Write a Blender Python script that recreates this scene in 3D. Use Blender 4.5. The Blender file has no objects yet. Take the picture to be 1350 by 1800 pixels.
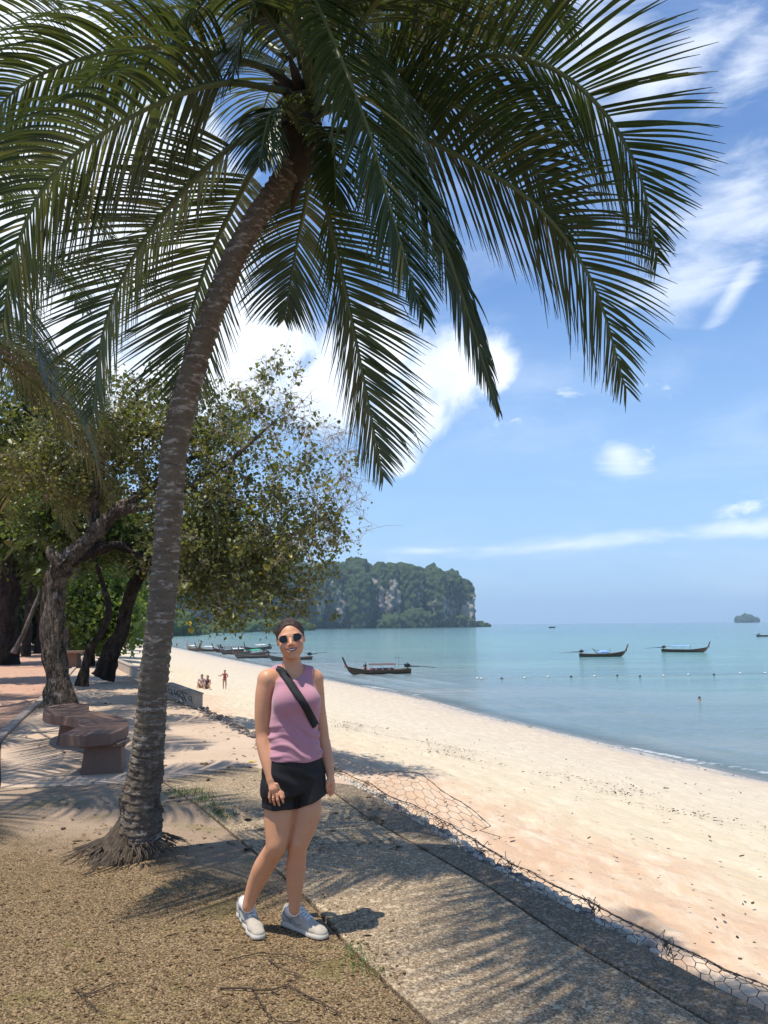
import bpy, bmesh, math, random
import numpy as np
from mathutils import Vector, Matrix

random.seed(7); rng = np.random.default_rng(7)
S = bpy.context.scene
R = math.radians
# ------------------------------------------------------------------ camera
CAMZ, PITCH, ROLL, FP = 1.65, R(8.35), R(-0.54), 1352.0
cam_d = bpy.data.cameras.new('camera'); cam = bpy.data.objects.new('camera', cam_d)
S.collection.objects.link(cam); S.camera = cam
cam_d.sensor_fit = 'HORIZONTAL'; cam_d.sensor_width = 36.0; cam_d.lens = 36.0*FP/1350.0
cam_d.clip_start = 0.05; cam_d.clip_end = 40000
CR = (Matrix.Rotation(R(90)+PITCH, 3, 'X') @ Matrix.Rotation(ROLL, 3, 'Z'))
cam.matrix_world = Matrix.Translation((0, 0, CAMZ)) @ CR.to_4x4()
CV = Vector((0, 0, CAMZ))
def ray(px, py):
    return CR @ Vector(((px-675.0)/FP, -(py-900.0)/FP, -1.0))
def G(px, py, z=0.0):            # where the line of sight meets the level z
    d = ray(px, py); return CV + d*((z-CAMZ)/d.z)
def W(px, py, y):                # the point on the line of sight at distance y ahead
    d = ray(px, py); return CV + d*(y/d.y)
# ------------------------------------------------------------------ sun, world, exposure
SH = Vector((0.25, 0.18, -1.0))  # way the sunlight travels
sun_d = bpy.data.lights.new('sun', 'SUN'); sun = bpy.data.objects.new('sun', sun_d)
S.collection.objects.link(sun); sun_d.energy = 4.6; sun_d.angle = R(0.53); sun_d.color = (1.0, 0.94, 0.84)
sun.rotation_euler = SH.to_track_quat('-Z', 'Y').to_euler(); sun.location = (-8, -6, 30)
SEL = math.atan2(1.0, math.hypot(SH.x, SH.y))
world = bpy.data.worlds.new('World'); S.world = world; world.use_nodes = True
S.view_settings.view_transform = 'Standard'; S.view_settings.look = 'None'
S.view_settings.exposure = 0.38; S.view_settings.gamma = 1.0; S.view_settings.use_curve_mapping = False
S.cycles.use_denoising = True
S.cycles.max_bounces = 7; S.cycles.diffuse_bounces = 3; S.cycles.glossy_bounces = 3
S.cycles.transmission_bounces = 3; S.cycles.transparent_max_bounces = 8; S.cycles.volume_bounces = 0
S.cycles.sample_clamp_indirect = 6.0

class NT:
    """tiny helper for node trees"""
    def __init__(s, tree): s.t = tree; s.n = tree.nodes; s.l = tree.links; s.n.clear()
    def new(s, typ, **kw):
        n = s.n.new(typ)
        for k, v in kw.items(): setattr(n, k, v)
        return n
    def put(s, sock, v):
        if v is None: return
        if isinstance(v, bpy.types.NodeSocket): s.l.new(v, sock)
        elif hasattr(sock, 'default_value'):
            if isinstance(v, (tuple, list)) and len(v) == 3 and len(sock.default_value) == 4: v = (*v, 1.0)
            sock.default_value = v
    def math(s, op, a, b=None, c=None, clamp=False):
        n = s.new('ShaderNodeMath', operation=op, use_clamp=clamp)
        for i, v in enumerate((a, b, c)): s.put(n.inputs[i], v)
        return n.outputs[0]
    def vmath(s, op, a, b=None, out=0):
        n = s.new('ShaderNodeVectorMath', operation=op)
        s.put(n.inputs[0], a); s.put(n.inputs[1], b) if b is not None else None
        return n.outputs[out]
    def mapr(s, v, a, b, c=0.0, d=1.0, smooth=False):
        n = s.new('ShaderNodeMapRange'); n.interpolation_type = 'SMOOTHSTEP' if smooth else 'LINEAR'
        for i, q in enumerate((v, a, b, c, d)): s.put(n.inputs[i], q)
        return n.outputs[0]
    def mix(s, f, a, b, mode='MIX'):
        n = s.new('ShaderNodeMix', data_type='RGBA', blend_type=mode); n.clamp_factor = True
        s.put(n.inputs[0], f); s.put(n.inputs[6], a); s.put(n.inputs[7], b)
        return n.outputs[2]
    def noise(s, vec, scale, detail=4, rough=0.55, dist=0.0, out=0):
        n = s.new('ShaderNodeTexNoise'); s.put(n.inputs['Vector'], vec)
        n.inputs['Scale'].default_value = scale; n.inputs['Detail'].default_value = detail
        n.inputs['Roughness'].default_value = rough; n.inputs['Distortion'].default_value = dist
        return n.outputs[out]
    def vor(s, vec, scale, feature='F1', out=0, rand=1.0):
        n = s.new('ShaderNodeTexVoronoi', feature=feature); s.put(n.inputs['Vector'], vec)
        n.inputs['Scale'].default_value = scale
        n.inputs['Randomness'].default_value = rand
        return n.outputs[out]
    def ramp(s, v, stops):
        n = s.new('ShaderNodeValToRGB'); e = n.color_ramp.elements
        while len(e) < len(stops): e.new(0.5)
        for el, (p, c) in zip(e, stops):
            el.position = p; el.color = (*c, 1.0) if len(c) == 3 else c
        s.put(n.inputs[0], v); return n.outputs[0]
    def bump(s, h, strength=0.5, dist=0.01, nrm=None):
        n = s.new('ShaderNodeBump'); n.inputs['Strength'].default_value = strength
        n.inputs['Distance'].default_value = dist; s.put(n.inputs['Height'], h)
        if nrm is not None: s.put(n.inputs['Normal'], nrm)
        return n.outputs[0]
    def mapping(s, vec, loc=(0,0,0), rot=(0,0,0), sc=(1,1,1), typ='POINT'):
        n = s.new('ShaderNodeMapping', vector_type=typ); s.put(n.inputs['Vector'], vec)
        n.inputs['Location'].default_value = loc; n.inputs['Rotation'].default_value = rot
        n.inputs['Scale'].default_value = sc
        return n.outputs[0]
# ---- sky with clouds, by direction
def build_world():
    t = NT(world.node_tree)
    out = t.new('ShaderNodeOutputWorld'); bg = t.new('ShaderNodeBackground')
    sky = t.new('ShaderNodeTexSky', sky_type='NISHITA'); sky.sun_disc = False
    sky.sun_elevation = SEL; sky.sun_rotation = math.atan2(-SH.x, -SH.y)
    sky.air_density = 1.0; sky.dust_density = 0.15; sky.ozone_density = 1.6; sky.altitude = 5
    tc = t.new('ShaderNodeTexCoord').outputs['Generated']
    sep = t.new('ShaderNodeSeparateXYZ'); t.put(sep.inputs[0], t.vmath('NORMALIZE', tc))
    az = t.math('ARCTAN2', sep.outputs[0], sep.outputs[1]); el = t.math('ARCSINE', sep.outputs[2])
    cb = t.new('ShaderNodeCombineXYZ'); t.put(cb.inputs[0], az); t.put(cb.inputs[1], el); ae = cb.outputs[0]
    n1 = t.noise(ae, 6.0, 9, 0.6, 0.3)
    n2 = t.noise(t.mapping(ae, rot=(0, 0, R(-25)), sc=(2.2, 7.0, 1)), 2.6, 8, 0.62, 0.6)
    def blobs(lst):
        cur = None
        for (px, py, rx, ry, rot) in lst:
            d = ray(px, py).normalized()
            a, e = math.atan2(d.x, d.y), math.asin(d.z)
            v = t.mapping(ae, loc=(a, e, 0), rot=(0, 0, R(rot)), sc=(rx/FP, ry/FP, 1), typ='TEXTURE')
            q = t.math('SUBTRACT', 1.0, t.vmath('LENGTH', v, out=1))
            cur = q if cur is None else t.math('SMOOTH_MAX', cur, q, 0.15)
        return cur
    cum = blobs([(790,650,130,95,0),(720,735,105,75,20),(862,655,70,70,0),(695,800,50,40,0),(650,610,140,90,0),
                 (480,590,120,90,0),(560,700,120,90,0),(40,60,190,110,10),(180,420,330,260,0),(320,640,260,160,0)])
    m1 = t.mapr(t.math('ADD', cum, t.math('MULTIPLY', t.math('SUBTRACT', n1, 0.5), 2.3)), 0.0, 0.55, smooth=True)
    wis = blobs([(1200,480,130,90,30),(1300,360,150,90,10),(1050,60,190,110,-10),(1150,140,200,60,20),(1280,530,90,22,50),
                 (1000,958,420,20,3),(1300,930,160,22,0),(760,968,160,14,0),(1320,120,100,50,20),(1090,800,40,60,60)])
    m2 = t.mapr(t.math('ADD', wis, t.math('MULTIPLY', t.math('SUBTRACT', n2, 0.5), 2.6)), -0.05, 1.1, smooth=True)
    m2 = t.math('MULTIPLY', m2, 0.62)
    n3 = t.noise(t.mapping(ae, rot=(0, 0, R(-18)), sc=(1.5, 5.0, 1)), 2.2, 7, 0.6, 0.4)
    veil = t.math('MULTIPLY', t.mapr(n3, 0.42, 0.85, smooth=True), 0.30)
    n4 = t.noise(t.mapping(ae, rot=(0, 0, R(-20)), sc=(1.0, 1.8, 1)), 22.0, 8, 0.65, 0.4)
    sml = blobs([(1130,812,46,24,35),(1170,682,42,20,-10),(1312,890,70,24,0),(1000,690,44,20,20),(1340,790,40,14,10),(900,740,60,14,10)])
    m4 = t.mapr(t.math('ADD', sml, t.math('MULTIPLY', t.math('SUBTRACT', n4, 0.56), 4.6)), 0.0, 1.3, smooth=True)
    m2 = t.math('MAXIMUM', m2, t.math('MULTIPLY', m4, 0.6))
    m = t.math('MAXIMUM', t.math('MAXIMUM', t.math('MULTIPLY', m1, 0.93), m2), veil)
    m = t.math('MULTIPLY', m, t.mapr(el, 0.0, 0.06, smooth=True))
    shade = t.mapr(t.noise(t.mapping(ae, loc=(0.03, 0.05, 0)), 7.0, 6, 0.6), 0.3, 0.7)
    cc = t.mix(shade, (5.8, 6.6, 7.8), (9.2, 9.4, 9.6))
    skyc = t.mix(1.0, sky.outputs[0], (0.90, 1.09, 1.30), 'MULTIPLY')
    skyc = t.mix(t.mapr(el, 0.0, 0.42, 0.9, 0.0), skyc, (2.7, 4.1, 6.1))
    col = t.mix(m, skyc, cc)
    t.put(bg.inputs[0], col); bg.inputs[1].default_value = 0.12
    t.l.new(bg.outputs[0], out.inputs[0])
build_world()
# ------------------------------------------------------------------ object helpers
COL = S.collection
def wloc(o):
    v = Vector((0, 0, 0))
    while o is not None: v = v + o.location; o = o.parent
    return v
def tag(o, label=None, cat=None, group=None, kind=None):
    for k, v in (('label', label), ('category', cat), ('group', group), ('kind', kind)):
        if v: o[k] = v
    return o
def thing(name, loc, label=None, cat=None, group=None, rz=0.0):
    o = bpy.data.objects.new(name, None); COL.objects.link(o); o.location = loc; o.rotation_euler = (0, 0, rz)
    o.empty_display_size = 0.2
    return tag(o, label, cat, group)
def link(name, me, mats, parent=None, smooth=True):
    if not isinstance(mats, (list, tuple)): mats = [mats]
    for m in mats: me.materials.append(m)
    if smooth: me.polygons.foreach_set('use_smooth', np.ones(len(me.polygons), dtype=bool))
    o = bpy.data.objects.new(name, me); COL.objects.link(o)
    if parent is not None: o.parent = parent
    me.update(); return o
def mesh_np(name, V, F, mats, parent=None, smooth=True, attrs=None, midx=None, world=True):
    """V (n,3) world coordinates, F (m,3|4) or a list of such arrays"""
    V = np.asarray(V, dtype=np.float64).reshape(-1, 3)
    if parent is not None and world: V = V - np.array(wloc(parent))
    Fs = F if isinstance(F, list) and len(F) and isinstance(F[0], np.ndarray) and F[0].ndim == 2 else [np.asarray(F)]
    me = bpy.data.meshes.new(name)
    nl = sum(f.size for f in Fs); npoly = sum(len(f) for f in Fs)
    me.vertices.add(len(V)); me.vertices.foreach_set('co', V.astype(np.float32).ravel())
    me.loops.add(nl); me.loops.foreach_set('vertex_index', np.concatenate([f.ravel() for f in Fs]).astype(np.int32))
    me.polygons.add(npoly)
    tot = np.concatenate([np.full(len(f), f.shape[1]) for f in Fs]).astype(np.int32)
    st = np.concatenate([[0], np.cumsum(tot)[:-1]]).astype(np.int32)
    me.polygons.foreach_set('loop_start', st); me.polygons.foreach_set('loop_total', tot)
    if midx is not None: me.polygons.foreach_set('material_index', np.asarray(midx, dtype=np.int32))
    me.update(calc_edges=True); me.validate()
    for k, a in (attrs or {}).items():
        a = np.asarray(a, dtype=np.float32)
        if a.ndim == 2:
            at = me.attributes.new(k, 'FLOAT_COLOR', 'POINT')
            at.data.foreach_set('color', np.concatenate([a, np.ones((len(a), 1), np.float32)], 1).ravel())
        else:
            at = me.attributes.new(k, 'FLOAT', 'POINT'); at.data.foreach_set('value', a)
    return link(name, me, mats, parent, smooth)
class MB:
    """collects simple shapes into one mesh"""
    def __init__(s): s.v = []; s.f = []
    def add(s, vs, fs):
        b = len(s.v); s.v += [tuple(v) for v in vs]; s.f += [tuple(i+b for i in f) for f in fs]; return s
    def box(s, c, sz, rz=0.0, M=None, taper=1.0):
        pts = []
        for z in (-1, 1):
            k = taper if z > 0 else 1.0
            for x, y in ((-1,-1),(1,-1),(1,1),(-1,1)):
                v = Vector((x*sz[0]/2*k, y*sz[1]/2*k, z*sz[2]/2))
                if rz: v = Matrix.Rotation(rz, 3, 'Z') @ v
                if M is not None: v = M @ v
                pts.append(v + Vector(c))
        return s.add(pts, [(3,2,1,0),(4,5,6,7),(0,1,5,4),(1,2,6,5),(2,3,7,6),(3,0,4,7)])
    def tube(s, pts, rad, n=8, cap=True):
        pts = [Vector(p) for p in pts]
        if not isinstance(rad, (list, tuple)): rad = [rad]*len(pts)
        b = len(s.v); up = None
        for i, p in enumerate(pts):
            d = (pts[min(i+1, len(pts)-1)] - pts[max(i-1, 0)]).normalized()
            if up is None:
                up = d.orthogonal().normalized()
            else:
                up = (up - d*up.dot(d)); up = up.normalized() if up.length > 1e-6 else d.orthogonal().normalized()
            q = d.cross(up)
            for k in range(n):
                a = 2*math.pi*k/n; s.v.append(tuple(p + (up*math.cos(a) + q*math.sin(a))*rad[i]))
        for i in range(len(pts)-1):
            for k in range(n):
                s.f.append((b+i*n+k, b+i*n+(k+1) % n, b+(i+1)*n+(k+1) % n, b+(i+1)*n+k))
        if cap:
            s.f.append(tuple(b+k for k in range(n))[::-1]); s.f.append(tuple(b+(len(pts)-1)*n+k for k in range(n)))
        return s
    def prism(s, poly, z0, z1):
        n = len(poly)
        # counter-clockwise
        ar = sum(poly[i][0]*poly[(i+1) % n][1]-poly[(i+1) % n][0]*poly[i][1] for i in range(n))
        if ar < 0: poly = poly[::-1]
        vs = [(p[0], p[1], z0) for p in poly] + [(p[0], p[1], z1) for p in poly]
        return s.add(vs, [tuple(range(n))[::-1], tuple(range(n, 2*n))] + [(i, (i+1) % n, n+(i+1) % n, n+i) for i in range(n)])
    def ell(s, c, r, nu=12, nv=8, M=None):
        vs = []; fs = []
        for j in range(nv+1):
            th = math.pi*j/nv
            for i in range(nu):
                ph = 2*math.pi*i/nu
                v = Vector((r[0]*math.sin(th)*math.cos(ph), r[1]*math.sin(th)*math.sin(ph), r[2]*math.cos(th)))
                if M is not None: v = M @ v
                vs.append(v+Vector(c))
        for j in range(nv):
            for i in range(nu):
                fs.append((j*nu+i, (j+1)*nu+i, (j+1)*nu+(i+1) % nu, j*nu+(i+1) % nu))
        return s.add(vs, fs)
    def build(s, name, mat, parent=None, smooth=False, bevel=0.0, world=True):
        off = wloc(parent) if (parent is not None and world) else Vector((0, 0, 0))
        me = bpy.data.meshes.new(name)
        me.from_pydata([tuple(Vector(v)-off) for v in s.v], [], s.f); me.validate(); me.update()
        o = link(name, me, mat, parent, smooth)
        if bevel:
            m = o.modifiers.new('bevel', 'BEVEL'); m.width = bevel; m.segments = 2; m.limit_method = 'ANGLE'; m.angle_limit = R(40)
        return o
def kids(o): return [c for c in bpy.data.objects if c.parent == o]
def dup(root, loc, rz, sc=1.0, **kw):
    r = root.copy(); COL.objects.link(r); r.location = loc; r.rotation_euler = (0, 0, rz); r.scale = (sc,)*3
    tag(r, **kw)
    for ch in kids(root):
        c = ch.copy(); COL.objects.link(c); c.parent = r
        for g in kids(ch):
            d = g.copy(); COL.objects.link(d); d.parent = c
    return r
# ------------------------------------------------------------------ numpy noise
def _hash(ix, iy, iz, seed):
    h = (ix*374761393 + iy*668265263 + iz*2147483647 + seed*1274126177) & 0xffffffff
    h = ((h ^ (h >> 13))*1274126177) & 0xffffffff
    return ((h ^ (h >> 16)) & 0xffffff)/float(0xffffff)
def vnoise(P, seed=0):
    P = np.asarray(P, dtype=np.float64); i = np.floor(P).astype(np.int64); f = P-i; f = f*f*(3-2*f)
    r = 0
    for a in (0, 1):
        for b in (0, 1):
            for c in (0, 1):
                w = (f[..., 0] if a else 1-f[..., 0])*(f[..., 1] if b else 1-f[..., 1])*(f[..., 2] if c else 1-f[..., 2])
                r = r + w*_hash(i[..., 0]+a, i[..., 1]+b, i[..., 2]+c, seed)
    return r
def fbm(P, octv=4, seed=0, gain=0.5):
    P = np.asarray(P, dtype=np.float64); a = 1.0; s = 0; tot = 0
    for o in range(octv):
        s = s + a*vnoise(P*(2.03**o)+17.3*o, seed+o); tot += a; a *= gain
    return s/tot-0.5
def cellf1(P, seed=0):
    """distance to the nearest jittered lattice point"""
    P = np.asarray(P, dtype=np.float64); i = np.floor(P).astype(np.int64); best = np.full(P.shape[:-1], 9.0)
    for a in (-1, 0, 1):
        for b in (-1, 0, 1):
            for c in (-1, 0, 1):
                x, y, z = i[..., 0]+a, i[..., 1]+b, i[..., 2]+c
                dx = x+_hash(x, y, z, seed)-P[..., 0]; dy = y+_hash(x, y, z, seed+5)-P[..., 1]; dz = z+_hash(x, y, z, seed+9)-P[..., 2]
                best = np.minimum(best, dx*dx+dy*dy+dz*dz)
    return np.sqrt(best)
def grid_faces(nr, nc, off=0, wrap=False):
    i = np.arange(nr-1)[:, None]; j = np.arange(nc if wrap else nc-1)[None, :]; j2 = (j+1) % nc
    return np.stack([(i*nc+j), (i*nc+j2), ((i+1)*nc+j2), ((i+1)*nc+j)], -1).reshape(-1, 4)+off
# ------------------------------------------------------------------ materials
def mat(name):
    m = bpy.data.materials.new(name); m.use_nodes = True; t = NT(m.node_tree)
    out = t.new('ShaderNodeOutputMaterial'); b = t.new('ShaderNodeBsdfPrincipled'); t.l.new(b.outputs[0], out.inputs[0])
    t.b = b; t.out = out
    t.pos = t.new('ShaderNodeNewGeometry').outputs['Position']
    t.obj = t.new('ShaderNodeTexCoord').outputs['Object']
    return m, t
def P(t, **kw):
    names = dict(col='Base Color', rough='Roughness', metal='Metallic', nrm='Normal', spec='Specular IOR Level', alpha='Alpha',
                 sss='Subsurface Weight', coat='Coat Weight', sheen='Sheen Weight', trans='Transmission Weight', ior='IOR')
    for k, v in kw.items(): t.put(t.b.inputs[names[k]], v)
def simple(name, col, rough=0.7, var=0.25, scale=8.0, bump=0.15, metal=0.0, spec=0.4, bdist=0.004):
    m, t = mat(name)
    n = t.noise(t.obj, scale, 5, 0.6)
    c = t.mix(n, tuple(x*(1-var) for x in col), tuple(min(1, x*(1+var)) for x in col))
    P(t, col=c, rough=rough, metal=metal, spec=spec)
    if bump: P(t, nrm=t.bump(t.noise(t.obj, scale*6, 4, 0.6), bump, bdist))
    return m
def attr(t, name, out='Fac'):
    a = t.new('ShaderNodeAttribute'); a.attribute_name = name; return a.outputs[out]
# ================================================================== SETTING
SEA = -4.35
EDGE = [(0.0, 3.55), (2.0, 2.62)] + [(G(px, py).y, G(px, py).x) for px, py in
        ((1345,1776),(1170,1682),(1040,1612),(885,1533),(770,1463),(640,1388),(560,1346),(450,1300),(350,1247),(245,1197),(200,1168))]
EDGE += [(60.0, -24.0), (120.0, -55.0), (200.0, -95.0), (330.0, -150.0), (420.0, -200.0)]
ey = np.array([e[0] for e in EDGE]); ex = np.array([e[1] for e in EDGE])
SHO = [(G(px, py, SEA).y, G(px, py, SEA).x) for px, py in
       ((1350,1376),(1180,1334),(1000,1292),(860,1260),(760,1232),(680,1215),(580,1196),(480,1174),(400,1158),(330,1143),(270,1131),(215,1123))]
SHO = [(-60.0, 95.0), (0.0, 38.0), (16.0, 25.0)] + SHO + [(SHO[-1][0]+60, SHO[-1][1]-60), (700.0, -700.0), (2000.0, -1200.0), (9500.0, -1500.0)]
sy = np.array([e[0] for e in SHO]); sx = np.array([e[1] for e in SHO])
def smooth_interp(y, ys, xs):
    y = np.asarray(y, dtype=float); w = 0.03*np.abs(y)+0.15
    return (np.interp(y-w, ys, xs)+2*np.interp(y, ys, xs)+np.interp(y+w, ys, xs))/4
xe = lambda y: smooth_interp(y, ey, ex)
xs_ = lambda y: smooth_interp(y, sy, sx)
WALLDROP = 0.95
def beach_z(u):
    return -WALLDROP + (SEA+WALLDROP)*(0.62*np.clip(u, 0, 3)+0.38*np.clip(u, 0, 3)**0.6*np.clip(u, 0, 3)**0.6)
# ---- sand
def m_sand():
    m, t = mat('beach sand')
    u = attr(t, 'across'); pos = t.pos
    uw = t.math('ADD', u, t.math('MULTIPLY', t.math('SUBTRACT', t.noise(pos, 0.35, 5, 0.6), 0.5), 0.26))
    c = t.ramp(uw, [(0.0, (0.50, 0.325, 0.21)), (0.12, (0.53, 0.37, 0.245)), (0.22, (0.54, 0.465, 0.325)), (0.5, (0.52, 0.46, 0.345)),
                    (0.84, (0.47, 0.40, 0.31)), (0.93, (0.42, 0.365, 0.29)), (1.0, (0.33, 0.29, 0.24))])
    n2 = t.noise(t.mapping(pos, rot=(0, 0, R(58)), sc=(1.0, 0.35, 1)), 3.2, 5, 0.65)
    c = t.mix(t.mapr(n2, 0.45, 0.75), c, (0.66, 0.56, 0.42))
    c = t.mix(t.mapr(t.noise(pos, 90, 3, 0.7), 0.3, 0.8, 0.0, 0.35), c, (0.40, 0.27, 0.18))
    # tide-line bits: dark flecks of weed
    fl = t.math('MULTIPLY', t.mapr(t.noise(pos, 9, 6, 0.75), 0.63, 0.70), t.mapr(t.noise(pos, 0.8, 3, 0.6), 0.50, 0.62))
    c = t.mix(t.math('MULTIPLY', fl, 0.55), c, (0.16, 0.12, 0.08))
    wet = t.mapr(uw, 0.86, 1.0, smooth=True)
    P(t, col=c, rough=t.mapr(wet, 0, 1, 0.95, 0.25), spec=0.3)
    h = t.math('ADD', t.noise(pos, 5, 6, 0.65), t.math('MULTIPLY', t.noise(pos, 60, 3, 0.6), 0.12))
    b = t.bump(h, 0.95, 0.05); P(t, nrm=b)
    return m
ys = [-8.0]
while ys[-1] < 420: ys.append(ys[-1]+0.05+0.011*abs(ys[-1]))
ys = np.array(ys); NY = len(ys)
us = np.concatenate([np.linspace(0, 0.34, 150)[:-1], np.linspace(0.34, 1.02, 70), np.linspace(1.06, 1.6, 8)]); NU = len(us)
YY, UU = np.meshgrid(ys, us, indexing='ij')
XE, XS = xe(YY), xs_(YY)
XX = XE + (XS-XE)*UU + 0.10*np.clip(1-UU*40, 0, 1)
ZZ = beach_z(UU)
PP = np.stack([XX, YY, YY*0], -1)
rugged = np.clip(1.15-UU*2.1, 0.0, 1)*np.clip((UU-0.0)*40, 0.2, 1)
foot = np.clip(0.42-cellf1(PP*2.6*np.array([1, 1, 0])+np.array([0, 0, .5]), 3), 0, 1)
foot2 = np.clip(0.40-cellf1(PP*3.7*np.array([1, 1, 0])+np.array([5, 2, .5]), 8), 0, 1)
ZZ = ZZ + rugged*(0.14*fbm(PP*0.9, 4, 5) - 0.22*foot - 0.17*foot2 + 0.07*fbm(PP*5, 3, 11)) + 0.05*fbm(PP*0.25, 3, 2)*np.clip(1-UU, 0, 1)
beach = mesh_np('beach', np.stack([XX, YY, ZZ], -1), grid_faces(NY, NU)[:, ::-1], m_sand(), attrs={'across': UU.ravel()})
tag(beach, 'sandy beach sloping from the sea wall down to the water', kind='structure')

# ---- sea
def m_sea():
    m, t = mat('sea water')
    d = attr(t, 'offshore'); pos = t.pos
    dw = t.math('ADD', d, t.math('MULTIPLY', t.math('SUBTRACT', t.noise(t.mapping(pos, sc=(0.05, 0.05, 1)), 1.0, 4, 0.6), 0.5), 10.0))
    c = t.ramp(t.mapr(dw, 0, 400), [(0.0, (0.27, 0.275, 0.26)), (0.03, (0.205, 0.24, 0.24)), (0.08, (0.165, 0.28, 0.245)), (0.18, (0.130, 0.275, 0.235)), (0.5, (0.090, 0.225, 0.21)), (1.0, (0.060, 0.165, 0.175))])
    far = t.mapr(d, 900, 1900, smooth=True)
    c = t.mix(far, c, (0.03, 0.095, 0.125))
    st = t.noise(t.mapping(pos, rot=(0, 0, R(-8)), sc=(0.012, 0.06, 1)), 1.0, 6, 0.7)
    c = t.mix(t.mapr(st, 0.35, 0.65, 0, 0.8), c, (0.075, 0.15, 0.165))
    # foam on the small breakers
    fn = t.noise(t.mapping(pos, rot=(0, 0, R(45)), sc=(0.5, 1.4, 1)), 1.6, 7, 0.72)
    band = attr(t, 'foam')
    fo = t.math('MULTIPLY', t.mapr(t.math('ADD', fn, t.math('MULTIPLY', band, 0.3)), 0.80, 0.92), t.mapr(band, 0.05, 0.5, 0, 0.7))
    c = t.mix(fo, c, (0.75, 0.77, 0.76))
    h1 = t.noise(t.mapping(pos, rot=(0, 0, R(20)), sc=(0.5, 1.3, 1)), 1.3, 5, 0.6)
    h2 = t.noise(t.mapping(pos, rot=(0, 0, R(-15)), sc=(0.08, 0.25, 1)), 1.0, 4, 0.6)
    b = t.bump(h2, 0.7, 1.2, t.bump(h1, 0.75, 0.3))
    P(t, col=c, rough=t.mapr(fo, 0, 1, 0.12, 0.6), nrm=b, spec=0.5, ior=1.33)
    t.b.inputs['IOR'].default_value = 1.33
    tr = t.new('ShaderNodeBsdfTransparent'); mx = t.new('ShaderNodeMixShader')
    a = t.mapr(d, 0.0, 2.5, 0.45, 1.0); a = t.math('MAXIMUM', a, fo)
    t.put(mx.inputs[0], a); t.l.new(tr.outputs[0], mx.inputs[1]); t.l.new(t.b.outputs[0], mx.inputs[2]); t.l.new(mx.outputs[0], t.out.inputs[0])
    return m
yy = [-60.0]
while yy[-1] < 9000: yy.append(yy[-1]+max(0.16, 0.010*abs(yy[-1])) if yy[-1] > 15 else yy[-1]+2.5)
yy = np.array(yy); dd = [-3.0]
while dd[-1] < 9000: dd.append(dd[-1]+max(0.14, 0.02*max(dd[-1], 0)))
dd = np.array(dd); A, B = np.meshgrid(yy, dd, indexing='ij')
wob = 5*fbm(np.stack([A*0.045, B*0.05, A*0], -1), 3, 4)
X = xs_(A)+B; ph = (B+wob*1.3)/3.1
ridge = np.maximum(0, np.sin(2*np.pi*ph))**3
gate = np.clip(fbm(np.stack([A*0.07, B*0.12, A*0+3], -1), 3, 21)*4+0.25, 0, 1)
amp = np.clip(B/2, 0, 1)*np.clip(1.15-B/26, 0, 1)
Z = SEA + 0.13*ridge*amp*(0.35+0.65*gate)
foam = ridge*gate*np.clip(1.1-B/13, 0, 1)*np.clip(B/0.5, 0, 1) + np.clip(1-np.abs(B-0.35-0.5*fbm(np.stack([A*0.3, A*0, A*0], -1), 3, 9))/0.55, 0, 1)*0.9
sea = mesh_np('sea', np.stack([X, A, Z], -1), grid_faces(len(yy), len(dd))[:, ::-1], m_sea(), attrs={'offshore': B.ravel(), 'foam': foam.ravel()})
tag(sea, 'calm turquoise sea', kind='structure')

# ---- land behind the wall
def agg(name, tones, lit=0.0, pale=None, scale=85, dust=(0.33, 0.24, 0.15), dustamt=0.5, moss=0.0):
    """exposed aggregate: little stones in cement, dusted with sand"""
    m, t = mat(name); pos = t.pos
    v = t.new('ShaderNodeTexVoronoi'); t.put(v.inputs['Vector'], pos); v.inputs['Scale'].default_value = scale
    r = t.new('ShaderNodeSeparateColor'); t.put(r.inputs[0], v.outputs['Color'])
    c = t.ramp(r.outputs[0], [(0.0, tones[0]), (0.35, tones[1]), (0.7, tones[2]), (1.0, tones[3])])
    v2 = t.new('ShaderNodeTexVoronoi'); t.put(v2.inputs['Vector'], pos); v2.inputs['Scale'].default_value = scale*0.42
    r2 = t.new('ShaderNodeSeparateColor'); t.put(r2.inputs[0], v2.outputs['Color'])
    c = t.mix(t.mapr(r2.outputs[1], 0.86, 0.9), c, tones[3])
    dn = t.noise(pos, 1.3, 6, 0.65)
    c = t.mix(t.mapr(dn, 0.35, 0.7, 0.0, dustamt), c, dust)
    st = t.noise(t.mapping(pos, rot=(0, 0, R(30)), sc=(1, 0.5, 1)), 0.55, 5, 0.6)
    c = t.mix(t.mapr(st, 0.45, 0.7, 0, 0.4), c, tuple(x*0.55 for x in dust))
    if moss:
        c = t.mix(t.math('MULTIPLY', t.mapr(t.noise(pos, 0.9, 5, 0.7), 0.52, 0.66), moss), c, (0.11, 0.12, 0.045))
    P(t, col=c, rough=0.9, spec=0.25)
    h = t.math('ADD', t.math('MULTIPLY', v.outputs['Distance'], -0.5), t.math('MULTIPLY', dn, 0.6))
    P(t, nrm=t.bump(h, 0.6, 0.008))
    return m
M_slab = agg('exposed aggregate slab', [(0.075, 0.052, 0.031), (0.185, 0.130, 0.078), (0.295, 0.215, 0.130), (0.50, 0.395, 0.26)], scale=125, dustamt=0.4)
M_strip = agg('edge strip aggregate with shade', [(0.045, 0.033, 0.022), (0.105, 0.078, 0.050), (0.175, 0.132, 0.086), (0.31, 0.245, 0.17)], scale=125, dustamt=0.3)  # dark aggregate, with the palm's shade along the edge put into its colour
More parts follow.
